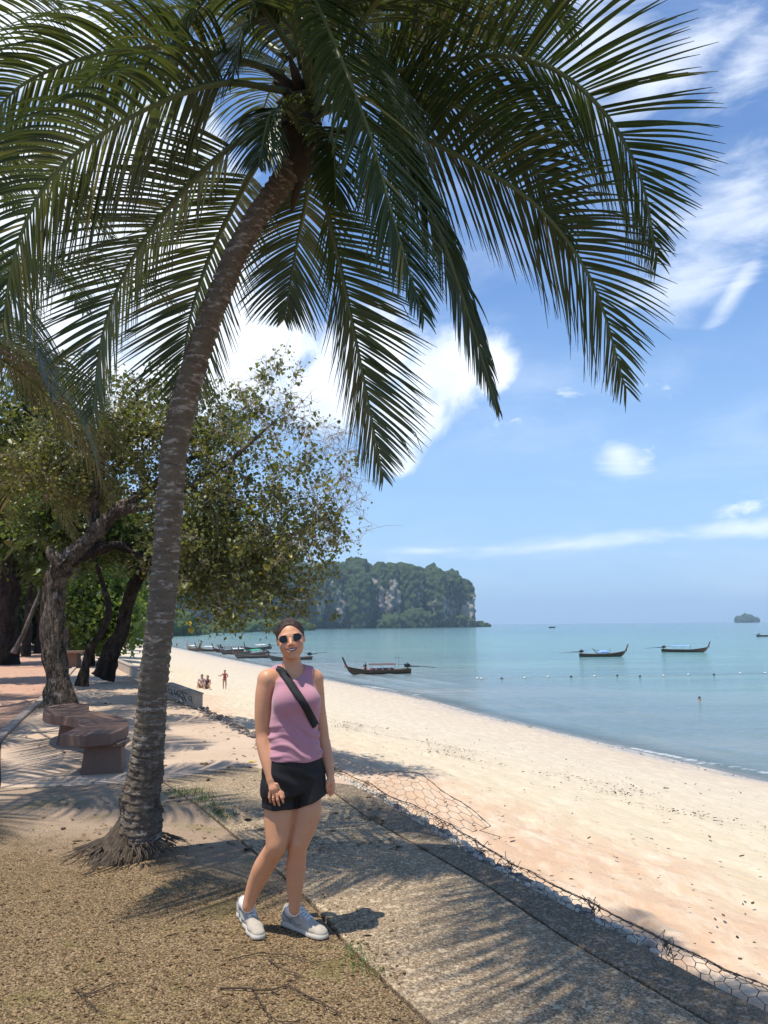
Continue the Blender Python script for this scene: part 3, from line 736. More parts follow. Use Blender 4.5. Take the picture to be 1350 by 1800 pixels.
# skirt of old roots at the foot
NRr, NCr = 60, 150
a = np.linspace(0, 2*np.pi, NCr, endpoint=False); u = np.linspace(0, 1, NRr)
A_, U_ = np.meshgrid(a, u); bc = np.array(ctrl[0][0][:]); 
ext = 0.215+0.085*np.cos(A_-math.pi*1.12)+0.05*fbm(np.stack([np.cos(A_)*2, np.sin(A_)*2, A_*0], -1), 3, 4)
rad_ = 0.10+(ext-0.08)*U_**1.1
hgt = 0.27*(1-U_)**1.25
rd = cellf1(np.stack([A_*16+U_*2, U_*3.0+A_*0.2, A_*0], -1)*np.array([1, 1, 0])+np.array([0, 0, .5]), 2)
bmp = (0.5-rd)*0.045*(0.4+U_)+0.02*fbm(np.stack([np.cos(A_)*9, np.sin(A_)*9, U_*9], -1), 3, 7)
hgt = hgt+bmp*(1-U_**6)-0.03*U_**5
V = np.stack([bc[0]+np.cos(A_)*(rad_+bmp), bc[1]+np.sin(A_)*(rad_+bmp), hgt], -1)
M_root = simple('old palm roots', (0.10, 0.074, 0.052), 0.95, 0.55, 30, 0.8, bdist=0.012)
mesh_np('root_mound', V, grid_faces(NRr, NCr, wrap=True), M_root, big)
mb = MB()
for i in range(170):
    an = random.uniform(0, 2*math.pi); r0 = random.uniform(0.2, 0.3); L_ = random.uniform(0.03, 0.13)*(1.7 if math.cos(an-3.6) > 0.4 else 1); p = Vector((bc[0]+math.cos(an)*r0, bc[1]+math.sin(an)*r0, 0.13-0.35*(r0-.2)))
    pts = [p]; d = Vector((math.cos(an), math.sin(an), -0.45))
    for k in range(4):
        p = p+d.normalized()*L_/3; p.z = max(p.z, 0.004); pts.append(p.copy()); d = d+Vector((random.uniform(-.4, .4), random.uniform(-.4, .4), 0))
    mb.tube(pts, [0.006, 0.005, 0.004, 0.003, 0.0015], 4)
o = mb.build('surface_roots', M_root, big, smooth=True); o['kind'] = 'stuff'
FR = [
 dict(c=[(545,160,5.13),(680,128,4.95),(850,98,4.7),(965,118,4.5),(1060,195,4.4),(1125,310,4.35),(1155,455,4.35)], ll=0.88, nl=110, droop=0.14, lift=0.15, roll=0.55),
 dict(c=[(540,240,5.2),(690,226,5.05),(850,298,4.85),(960,378,4.75),(1045,505,4.7),(1100,685,4.7)], ll=0.82, nl=106, droop=0.26, lift=0.1, roll=0.55),
 dict(c=[(560,190,5.2),(720,165,5.0),(860,215,4.9),(950,310,4.8),(1000,430,4.8)], ll=0.70, nl=84, droop=0.6, roll=0.5),
 dict(c=[(530,120,5.05),(505,-60,4.45),(545,-10,4.0),(600,110,3.85),(650,240,3.8),(695,400,3.8),(745,560,3.8)], ll=0.62, nl=112, droop=0.5, start=0.34, fan=0.75),
 dict(c=[(600,200,5.05),(690,250,4.8),(770,400,4.7),(830,570,4.7),(876,722,4.7)], ll=0.44, nl=92, droop=1.2, roll=0.9, lift=0.0, fan=0.5),
 dict(c=[(540,270,5.23),(572,360,5.4),(605,500,5.5),(640,670,5.6),(673,838,5.6)], ll=0.76, nl=104, droop=0.10),
 dict(c=[(500,205,5.1),(400,262,5.2),(290,372,5.3),(215,490,5.4),(178,600,5.4),(162,735,5.4)], ll=0.78, nl=104, droop=0.16),
 dict(c=[(480,240,5.3),(420,345,5.7),(365,460,6.0),(330,580,6.1),(322,705,6.1)], ll=0.80, nl=92, droop=0.16),
 dict(c=[(500,160,4.95),(400,146,4.75),(300,172,4.65),(180,235,4.5),(80,325,4.45),(25,450,4.45),(5,570,4.5)], ll=0.92, nl=108, droop=1.0, lift=0.15, roll=-0.45),
 dict(c=[(500,130,5.05),(350,88,4.95),(230,85,4.9),(110,115,4.9),(20,165,4.9),(-60,270,4.9)], ll=0.74, nl=100, droop=0.9, lift=0.15, roll=-0.3),
 dict(c=[(500,100,5.2),(400,30,5.6),(310,12,5.9),(240,42,6.2),(195,90,6.3)], ll=0.7, nl=80, droop=0.3),
 dict(c=[(520,100,5.0),(450,0,4.8),(390,-20,4.7),(345,20,4.6),(310,110,4.6)], ll=0.52, nl=76, droop=0.9),
 dict(c=[(580,120,5.1),(680,-10,5.0),(800,-60,4.9),(930,-30,4.8),(1010,50,4.8)], ll=0.72, nl=84, droop=0.5),
 dict(c=[(590,140,5.2),(700,70,5.1),(810,45,5.0),(900,70,4.9),(950,140,4.9)], ll=0.6, nl=74, droop=0.4),
 dict(c=[(560,120,5.2),(600,-60,5.6),(650,-120,6.1),(710,-80,6.6)], ll=0.8, nl=70),
 dict(c=[(540,260,5.33),(540,340,5.6),(520,440,5.9),(500,560,6.0)], ll=0.6, nl=60, droop=0.4),
 dict(c=[(540,150,5.1),(520,60,5.0),(470,20,4.9),(430,60,4.8),(405,150,4.8)], ll=0.6, nl=70, droop=0.8),
 dict(c=[(550,200,5.0),(600,115,4.8),(650,105,4.7),(690,180,4.6),(700,290,4.6)], ll=0.6, nl=70, droop=0.8),
 dict(c=[(530,230,5.0),(505,195,4.8),(475,205,4.7),(455,290,4.7)], ll=0.42, nl=54, droop=0.8),
 dict(c=[(540,130,5.3),(610,20,5.7),(700,0,6.0),(780,40,6.1)], ll=0.8, nl=64, droop=0.6),
 dict(c=[(540,240,5.0),(560,225,4.8),(585,260,4.7),(590,360,4.7)], ll=0.40, nl=50, droop=0.8),
 dict(c=[(560,200,5.1),(610,190,4.8),(670,240,4.6),(700,340,4.6),(715,450,4.7)], ll=0.52, nl=66, droop=1.0),
]
for i, f in enumerate(FR):
    k = {a_: b_ for a_, b_ in f.items() if a_ != 'c'}
    frond(big, [W(*q) for q in f['c']], seed=i, **k)
# leaves that arch over the photographer's head and those that point up and away
cw = W(545, 170, 5.13)
for i, (az, el, L_, bd) in enumerate(((-62, 14, 4.2, 0.35), (-78, 16, 4.0, 0.35), (-93, 18, 3.8, 0.4), (-70, 8, 3.9, 0.3), (-55, 10, 3.3, 0.35), (-85, 10, 3.4, 0.35), (110, 50, 2.6, 0.9))):
    frond(big, frond_dir(cw, R(az), R(el), L_, bd), nl=88, ll=1.05, droop=0.7, seed=60+i)
# dry sheaths and flower stalks in the heart
hb = W(530, 225, 5.15)
mb = MB()
rs = random.Random(3)
for i in range(22):
    az = rs.uniform(0, 6.28); el = rs.uniform(-0.6, 0.6); L_ = rs.uniform(0.15, 0.32)
    d = Vector((math.cos(az)*math.cos(el), math.sin(az)*math.cos(el), math.sin(el)))
    s0 = hb+Vector((0, 0, rs.uniform(-.35, .3)))+d*0.05; pts = [s0, s0+d*L_*0.5, s0+d*L_+Vector((0, 0, -0.15*L_))]
    mb.tube(pts, [0.05, 0.035, 0.012], 6)
mb.ell(hb+Vector((0, 0, -0.05)), (0.15, 0.15, 0.36), 14, 10)
mb.build('leaf_sheaths', M_dry, big, smooth=True)
mb = MB()
for i in range(7):
    az = rs.uniform(0, 6.28); s0 = hb+Vector((0, 0, -.1)); p = s0.copy(); d = Vector((math.cos(az), math.sin(az), 0.5)); pts = [p.copy()]
    for k in range(5): p = p+d.normalized()*0.16; d.z -= 0.5; pts.append(p.copy())
    mb.tube(pts, [0.02, 0.018, 0.014, 0.01, 0.008, 0.004], 5)
mb.build('flower_stalks', simple('flower stalk', (0.13, 0.12, 0.04), 0.7, 0.3, 9, 0), big, smooth=True)
# ---- other palms on the left
def auto_palm(label, crown, ground, n, L_, seed, r=0.14, ll=0.95, nl=64, els=(-25, 65)):
    rs = random.Random(seed); root = thing('palm_tree', (ground.x, ground.y, 0), label, 'palm tree')
    mid = [ground.lerp(crown, k/5)+Vector((0.25*math.sin(k*0.6), 0, 0))*(1 if 0 < k < 5 else 0) for k in range(6)]
    palm_trunk(root, [(m_, r*(1.25 if k == 0 else 1-0.06*k)) for k, m_ in enumerate(mid)], NR=160, NC=24, seed=seed, ringsp=0.09)
    for i in range(n):
        az = 2*math.pi*(i+rs.uniform(-.3, .3))/n*2.618; el = R(rs.uniform(*els))
        frond(root, frond_dir(crown, az, el, L_*rs.uniform(0.85, 1.1), rs.uniform(0.8, 1.3)), nl=nl, ll=ll, droop=0.8, seed=seed*50+i, wd=0.022)
    return root
auto_palm('coconut palm leaves hanging in from the upper left corner, trunk out of the frame', W(-370, 230, 6.9), G(-540, 1440), 10, 3.6, 21)
auto_palm('second coconut palm behind the left edge, its drooping leaves dark against the trees', W(-130, 560, 11.5), G(-330, 1300), 15, 4.3, 22)
auto_palm('short palm far back at the left edge with yellowing tips', W(-70, 790, 17), G(-110, 1255), 13, 3.8, 23, nl=48)
# ================================================================== BROADLEAF TREES
def m_bark(name, a, b, pale=0.5):
    m, t = mat(name); pos = t.obj
    n = t.noise(t.mapping(pos, sc=(1, 1, 0.25)), 7, 6, 0.7)
    c = t.mix(t.mapr(n, 0.3, 0.7), a, b)
    c = t.mix(t.mapr(t.noise(pos, 3, 5, 0.65), 0.55, 0.68, 0, pale), c, (0.42, 0.37, 0.32))
    wv_ = t.mix(0.10, pos, t.noise(pos, 9, 5, 0.7, out=1), 'ADD')
    cv = t.vor(t.mapping(wv_, sc=(1, 1, 0.20)), 24, 'DISTANCE_TO_EDGE'); crk = t.math('MULTIPLY', t.mapr(cv, 0.0, 0.14, 1.0, 0.0), t.mapr(t.noise(pos, 4, 4, 0.6), 0.35, 0.6, 0.1, 0.9))
    c = t.mix(t.math('MULTIPLY', crk, 0.8), c, tuple(x*0.3 for x in a))
    h = t.math('SUBTRACT', t.math('ADD', n, t.math('MULTIPLY', t.noise(pos, 45, 3, 0.65), 0.4)), t.math('MULTIPLY', crk, 0.9))
    P(t, col=c, rough=0.95, spec=0.15, nrm=t.bump(h, 1.0, 0.06)); return m
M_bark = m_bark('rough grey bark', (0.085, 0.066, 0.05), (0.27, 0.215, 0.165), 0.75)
M_barkd = m_bark('dark bark', (0.025, 0.02, 0.017), (0.085, 0.066, 0.052), 0.1)  # darker bark with few pale patches
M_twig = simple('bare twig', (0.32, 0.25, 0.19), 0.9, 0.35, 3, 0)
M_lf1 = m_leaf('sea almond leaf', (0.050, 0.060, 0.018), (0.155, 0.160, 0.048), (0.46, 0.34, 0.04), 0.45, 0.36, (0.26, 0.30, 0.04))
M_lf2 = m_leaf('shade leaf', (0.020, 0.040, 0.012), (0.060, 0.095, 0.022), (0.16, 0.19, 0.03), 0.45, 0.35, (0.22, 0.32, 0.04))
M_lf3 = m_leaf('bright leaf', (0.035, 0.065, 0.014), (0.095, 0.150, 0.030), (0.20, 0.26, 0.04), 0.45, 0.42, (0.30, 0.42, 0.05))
def limb_mesh(parent, name, pts, rads, m, NC=28, seed=0, n=None, amp=1.0):
    n = n or max(12, int(len(pts)*14))
    c = spline(pts, n); p = np.array([q[:] for q in c]); rad = np.interp(np.linspace(0, 1, n), np.linspace(0, 1, len(rads)), rads)
    T = np.gradient(p, axis=0); T /= np.linalg.norm(T, axis=1)[:, None]+1e-9
    X = np.cross(T, [0.1, 1, 0.05]); X /= np.linalg.norm(X, axis=1)[:, None]; Y = np.cross(T, X)
    a = np.linspace(0, 2*np.pi, NC, endpoint=False); s = np.concatenate([[0], np.cumsum(np.linalg.norm(np.diff(p, axis=0), axis=1))])
    Dv = X[:, None]*np.cos(a)[None, :, None]+Y[:, None]*np.sin(a)[None, :, None]
    ss = np.repeat(s[:, None], NC, 1); aa = np.repeat(a[None], n, 0)
    q = np.stack([np.cos(aa)*1.6, np.sin(aa)*1.6, ss*1.3], -1)
    dis = rad[:, None]*amp*(0.75*fbm(q, 3, seed)+0.6*fbm(q*np.array([3.2, 3.2, 1.6]), 3, seed+4)-0.25*np.clip(1-4*np.abs(fbm(q*np.array([3, 3, .8]), 2, seed+9)), 0, 1)*0.5)
    V = p[:, None]+Dv*(rad[:, None]+dis)[..., None]
    return mesh_np(name, V, grid_faces(n, NC, wrap=True), m, parent)
def crown(parent, seeds, blobs, ntw, nlf, lsz, m, seed, twig_m=None, tw_r=0.011, bare=None, clump=0.30, name='crown', hang=0.25, jag=0.1):
    """twigs grow from the limbs to points in the crown; leaves sit round their ends. bare(p) -> chance of leafless twig"""
    rs = np.random.default_rng(seed)
    wts = np.array([b[1][0]*b[1][1]*b[1][2] for b in blobs])**0.8; wts /= wts.sum(); T = []
    for _ in range(ntw):
        c, r = blobs[rs.choice(len(blobs), p=wts)]
        v = rs.normal(size=3); v /= np.linalg.norm(v); v *= rs.random()**0.42
        T.append(np.array(c)+v*np.array(r))
    T = np.array(T); Sd = np.array([list(s_) for s_ in seeds]); d0 = np.min(np.linalg.norm(T[:, None]-Sd[None], axis=2), axis=1)
    T = T[np.argsort(d0)]; nodes = Sd.copy(); dist = np.zeros(len(Sd)); Vt, Ft, off = [], [], 0; LP = []
    nodes = list(map(np.array, Sd)); narr = np.zeros((len(Sd)+ntw*5, 3)); nn = len(Sd); narr[:nn] = Sd; dep = np.zeros(len(narr))
    for tgt in T:
        dd_ = np.linalg.norm(narr[:nn]-tgt, axis=1)+dep[:nn]*0.15; k = int(np.argmin(dd_)); s0 = narr[k]
        ln = np.linalg.norm(tgt-s0)+1e-6; pts = [s0]; off_ = rs.normal(0, ln*jag, (3, 3))
        for q in (1, 2, 3, 4):
            f = q/4; pts.append(s0*(1-f)+tgt*f+(off_[q-1]*math.sin(f*math.pi) if q < 4 else 0)+np.array([0, 0, 0.10*ln*math.sin(f*math.pi)]))
        r0 = tw_r*(0.6+0.55*min(ln, 2.5))*(0.6+0.5*math.exp(-dep[k]))
        pts = np.array(pts); Tn = np.gradient(pts, axis=0); Tn /= np.linalg.norm(Tn, axis=1)[:, None]+1e-9
        X = np.cross(Tn, [0.3, 0.2, 1.0]); X /= np.linalg.norm(X, axis=1)[:, None]+1e-9; Y = np.cross(Tn, X)
        rad = np.linspace(r0, 0.0035, 5)[:, None]
        ringv = [pts+(X*math.cos(a_)+Y*math.sin(a_))*rad for a_ in (0, 2.094, 4.189)]
        Vt.append(np.stack(ringv, 1).reshape(-1, 3)); Ft.append(grid_faces(5, 3, off, wrap=True)); off += 15
        for q in (1, 2, 3, 4):
            narr[nn] = pts[q]; dep[nn] = dep[k]+0.25*q; nn += 1
        b = bare(tgt) if bare else 0.0
        # side shoots
        for z in range(3):
            f = rs.uniform(0.4, 1.0); s1 = pts[int(f*4)]; e = s1+rs.normal(0, clump*0.8, 3)+np.array([0, 0, -0.05]); md = (s1+e)/2+rs.normal(0, 0.03, 3)
            for (q0, q1, ra_, rb_) in ((s1, md, 0.0055, 0.004), (md, e, 0.004, 0.002)):
                dv = q1-q0; dv /= np.linalg.norm(dv)+1e-9; x_ = np.cross(dv, [0.2, 0.3, 1]); x_ /= np.linalg.norm(x_)+1e-9; y_ = np.cross(dv, x_)
                Vt.append(np.concatenate([[q0+(x_*math.cos(a_)+y_*math.sin(a_))*ra_ for a_ in (0, 2.094, 4.189)], [q1+(x_*math.cos(a_)+y_*math.sin(a_))*rb_ for a_ in (0, 2.094, 4.189)]]))
                Ft.append(grid_faces(2, 3, off, wrap=True)); off += 6
            if rs.random() > b: LP.append(e); LP.append(md)
        if rs.random() > b: LP += [pts[4], pts[3], pts[4]]
    tw_o = mesh_np('twigs', np.concatenate(Vt), np.concatenate(Ft), twig_m or M_twig, parent); tw_o['kind'] = 'stuff'
    LP = np.array(LP); c = LP[rs.integers(0, len(LP), nlf)]+rs.normal(0, clump*0.42, (nlf, 3))
    c[:, 2] -= np.abs(rs.normal(0, 0.04, nlf))
    # leaf blades: folded heart, 8 vertices
    s = lsz*rs.lognormal(0, 0.28, nlf)
    yaw = rs.uniform(0, 2*np.pi, nlf); pit = rs.normal(-0.75, 0.55, nlf)  # tips hang
    d = np.stack([np.cos(yaw)*np.cos(pit), np.sin(yaw)*np.cos(pit), np.sin(pit)], 1)
    up = np.array([0, 0, 1.0])+rs.normal(0, hang, (nlf, 3)); b = np.cross(d, up); b /= np.linalg.norm(b, axis=1)[:, None]+1e-9; q = np.cross(b, d)
    tpl = [(0.0, 0.0, 0), (0.25, 0.42, .16), (0.62, 0.36, .12), (1.0, 0.0, -0.05), (0.62, -0.36, .12), (0.25, -0.42, .16)]
    V = np.stack([c+d*(s*x)[:, None]+b*(s*y)[:, None]+q*(s*z)[:, None] for x, y, z in tpl], 1).reshape(-1, 3)
    o = (np.arange(nlf)*6)[:, None]
    F = np.concatenate([o+np.array([[0, 1, 2, 3]]), o+np.array([[0, 3, 4, 5]])])
    big_ = fbm(c*0.9, 3, seed+1); tint = np.clip(0.42+big_*1.5+rs.normal(0, 0.24, nlf), 0, 0.92); tint[rs.random(nlf) < 0.022] = 1.0
    lf = mesh_np(name, V, F, m, parent, attrs={'tint': np.repeat(tint, 6)}, smooth=False); lf['kind'] = 'stuff'
    return lf
def Wp(lst, y, ry=None): return [W(px, py, y if len(r_) == 0 else r_[0]) for px, py, *r_ in lst]
def blob(px, py, rx, ry, y, dy): 
    a_ = W(px, py, y); k = y/FP; return (tuple(a_), (rx*k, dy, ry*k))
# -- big gnarled tree (left middle)
Y1 = 16.6
t1 = thing('shade_tree', G(103, 1240), 'gnarled pale-barked shade tree behind the curved bench, its wide crown thin and twiggy', 'tree')
tr1 = Wp([(106,1246),(101,1190),(93,1130),(94,1070),(98,1020),(112,988)], Y1)
limb_mesh(t1, 'trunk', tr1, [0.34, 0.265, 0.24, 0.235, 0.25, 0.24], M_bark, 40, 3, 120, 1.0)
l1 = Wp([(100,1000),(135,970),(170,935),(205,898),(250,868),(300,830,16.9),(360,790,17.2)], Y1)
limb_mesh(t1, 'limb', l1, [0.22, 0.22, 0.19, 0.14, 0.10, 0.07, 0.045], M_bark, 28, 5, 110)
l2 = Wp([(112,992),(150,975),(205,958),(262,984),(322,1003),(405,990),(492,950),(560,915)], Y1)
limb_mesh(t1, 'limb', l2, [0.16, 0.14, 0.11, 0.085, 0.075, 0.06, 0.045, 0.025], M_barkd, 20, 6, 110)
l3 = Wp([(165,940),(168,860),(190,780),(240,700),(300,650)], 16.9)
limb_mesh(t1, 'limb', l3, [0.13, 0.11, 0.09, 0.06, 0.03], M_bark, 16, 7, 80)
l4 = Wp([(205,898),(290,880,16.2),(390,820,15.8),(455,765,15.6),(500,725,15.6)], Y1)
limb_mesh(t1, 'limb', l4, [0.12, 0.085, 0.06, 0.03, 0.008], M_bark, 16, 8, 90)
l5 = Wp([(112,992),(92,975),(86,960)], 16.3)
limb_mesh(t1, 'broken_limb', l5, [0.16, 0.11, 0.04], M_bark, 14, 9, 30)
seeds = []
for l_ in (l1[2:], l2[3:], l3, l4): seeds += [tuple(q) for q in spline(l_, 12)]
bl = [blob(430,830,190,160,16.6,2.0), blob(200,770,170,120,17,2.2), blob(345,720,140,90,16.8,1.6), blob(505,960,120,90,16.2,1.6), blob(565,850,90,120,16.0,1.5),
      blob(365,1000,130,70,16.3,1.4), blob(450,1050,85,45,15.8,1.0), blob(505,1065,55,35,15.8,0.8), blob(400,1085,60,28,15.8,.8), blob(470,680,70,60,16.2,1.0), blob(120,830,110,90,17.5,1.8), blob(430,940,190,110,16.8,2.0), blob(615,900,48,80,15.9,0.8), blob(585,800,60,60,15.9,.8), blob(480,640,60,40,16,.8), blob(540,730,60,60,15.8,.8)]
def bare1(p):
    q = CR.transposed() @ (Vector(p)-CV); px = 675+q.x/-q.z*FP; py = 900-q.y/-q.z*FP
    return min(0.92, max(0.25, (px-260)/330+(800-py)/400*0.7))
crown(t1, seeds, bl, 1500, 34000, 0.078, M_lf1, 11, M_twig, 0.012, bare1, 0.26)
# -- leaning dark tree and its thin neighbour
t2_ = thing('shade_tree', G(188, 1190), 'dark leaning tree with a bumpy trunk at the head of the parapet wall', 'tree')
a2 = Wp([(178,1190),(197,1150),(212,1110),(222,1072),(234,1035),(252,1000),(290,940)], 23.5)
limb_mesh(t2_, 'trunk', a2, [0.33, 0.235, 0.21, 0.19, 0.20, 0.16, 0.10], M_barkd, 26, 12, 90, 1.3)
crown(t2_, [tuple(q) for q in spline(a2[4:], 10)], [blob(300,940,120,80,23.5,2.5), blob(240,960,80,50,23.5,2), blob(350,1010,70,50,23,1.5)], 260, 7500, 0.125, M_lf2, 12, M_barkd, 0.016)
t3 = thing('shade_tree', G(147, 1208), 'thin dark crooked tree standing in front of the leaning trunk', 'tree')
a3 = Wp([(144,1206),(150,1170),(158,1140),(182,1105),(191,1070),(182,1030),(168,985),(160,930)], 21.2)
limb_mesh(t3, 'trunk', a3, [0.18, 0.11, 0.09, 0.09, 0.085, 0.08, 0.06, 0.04], M_barkd, 18, 14, 80, 1.1)
crown(t3, [tuple(q) for q in spline(a3[5:], 10)], [blob(160,920,90,80,22,2), blob(90,900,60,60,22,2)], 200, 6500, 0.125, M_lf2, 13, M_barkd, 0.014)
t4 = thing('palm_tree', G(114, 1150), 'slender pale palm trunk seen between the gnarled tree and the dark trees', 'palm tree')
a4 = Wp([(114,1152),(121,1100),(130,1040),(138,960)], 34)
palm_trunk(t4, [(q, 0.19) for q in a4], NR=120, NC=16, seed=5, ringsp=0.12)
for i in range(9): frond(t4, frond_dir(a4[-1], i*2.4, R(20+10*(i % 4)), 3.4, 1.1), nl=34, ll=0.9, seed=300+i, wd=0.035)
# -- trees of the grove: (base px, y, height px of crown centre ...)
grove = [((18,1152),36,[(8,1152),(14,1080),(18,1000),(10,900)],0.62,M_barkd,[(20,880,110,90),(70,960,70,50)],M_lf2,'thick dark old tree at the left edge of the path'),
         ((45,1146),46,[(46,1146),(50,1080),(58,1000)],0.30,M_barkd,[(60,960,80,60),(110,980,50,40)],M_lf2,'dark trunk standing just right of the thick old tree'),
         ((68,1143),52,[(66,1143),(70,1090),(66,1020)],0.28,M_barkd,[(80,1000,70,40)],M_lf2,'dark upright trunk deep in the grove behind the gnarled tree'),
         ((131,1148),36,[(131,1150),(133,1100),(136,1040),(140,980)],0.16,M_barkd,[(150,960,60,50),(110,940,60,50)],M_lf2,'very thin dark tree right behind the pale palm trunk'),
         ((160,1150),34,[(162,1150),(168,1110),(172,1070)],0.12,M_barkd,[(175,1075,42,48),(150,1050,35,35),(205,1085,24,30)],M_lf3,'bright green bushy tree behind the thin crooked trunk'),
         ((-60,1190),24,[(-60,1190),(-50,1080),(-20,960),(0,850)],0.4,M_bark,[(30,760,120,100),(-60,820,120,120),(70,680,70,60)],M_lf1,'tree at the left edge carrying the sunlit canopy above the path'),
         ((205,1133),60,[(205,1133),(208,1100),(214,1075)],0.15,M_barkd,[(212,1085,34,34),(190,1100,30,24)],M_lf3,'small green tree leaning over the far beach')]
for i, (b_, y_, tp, r_, mb_, bls, ml, lab) in enumerate(grove):
    root = thing('shade_tree', G(*b_) if y_ < 50 else W(b_[0], b_[1], y_), lab, 'tree'); pts_ = Wp(tp, y_)
    pts_[0].z = min(pts_[0].z, 0.0)
    limb_mesh(root, 'trunk', pts_, [r_, r_*0.8, r_*0.7, r_*0.4], mb_, 18, 20+i, 60, 1.1)
    k = y_/FP
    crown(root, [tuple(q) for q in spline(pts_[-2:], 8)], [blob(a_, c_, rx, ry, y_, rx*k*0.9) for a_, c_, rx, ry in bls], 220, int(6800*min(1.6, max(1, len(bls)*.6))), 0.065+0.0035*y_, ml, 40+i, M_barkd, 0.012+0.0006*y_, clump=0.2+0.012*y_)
# slanting pale dead trunk
dt = thing('dead_tree', G(20, 1146), 'pale dead trunk slanting across the dark grove', 'dead tree')
limb_mesh(dt, 'trunk', Wp([(24,1148),(45,1105),(62,1062),(72,1035)], 33), [0.12, 0.10, 0.08, 0.05], m_bark('weathered dead wood', (0.10, 0.088, 0.075), (0.22, 0.195, 0.17), .3), 14, 44, 50)
# -- solid wall of far greenery: leaf mass, one object
def leafmass(name, label, blobs, n, lsz, m, seed):
    rs = np.random.default_rng(seed); w = np.array([b[1][0]*b[1][2] for b in blobs]); w = w/w.sum(); k = rs.choice(len(blobs), n, p=w)
    C_ = np.array([b[0] for b in blobs])[k]; Rr = np.array([b[1] for b in blobs])[k]
    v = rs.normal(size=(n, 3)); v /= np.linalg.norm(v, axis=1)[:, None]; v *= (rs.random(n)**0.25)[:, None]
    c = C_+v*Rr; c[:, 2] = np.maximum(c[:, 2], 0.1); s = lsz*rs.lognormal(0, 0.3, n)
    d = rs.normal(size=(n, 3)); d /= np.linalg.norm(d, axis=1)[:, None]; b = np.cross(d, rs.normal(size=(n, 3))); b /= np.linalg.norm(b, axis=1)[:, None]
    V = np.stack([c, c+d*(s*.5)[:, None]+b*(s*.35)[:, None], c+d*s[:, None], c+d*(s*.5)[:, None]-b*(s*.35)[:, None]], 1).reshape(-1, 3)
    F = np.arange(n*4).reshape(-1, 4); tint = np.clip(0.4+1.6*fbm(c*0.35, 3, seed)+rs.normal(0, .2, n), 0, 0.95)
    o = mesh_np(name, V, F, m, attrs={'tint': np.repeat(tint, 4)}, smooth=False); return tag(o, label, kind='stuff')
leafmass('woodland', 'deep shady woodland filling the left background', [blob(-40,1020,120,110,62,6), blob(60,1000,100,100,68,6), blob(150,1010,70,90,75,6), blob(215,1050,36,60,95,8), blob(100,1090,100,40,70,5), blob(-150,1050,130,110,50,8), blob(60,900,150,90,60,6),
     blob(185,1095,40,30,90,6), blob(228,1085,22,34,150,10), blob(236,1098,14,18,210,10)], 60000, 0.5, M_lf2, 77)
leafmass('woodland', 'lighter bushes along the top of the far beach', [blob(190,1108,26,18,80,4), blob(206,1112,20,14,120,6), blob(226,1108,16,14,190,8), blob(243,1106,10,10,300,12), blob(180,1128,22,10,60,3)], 9000, 0.55, M_lf3, 78)
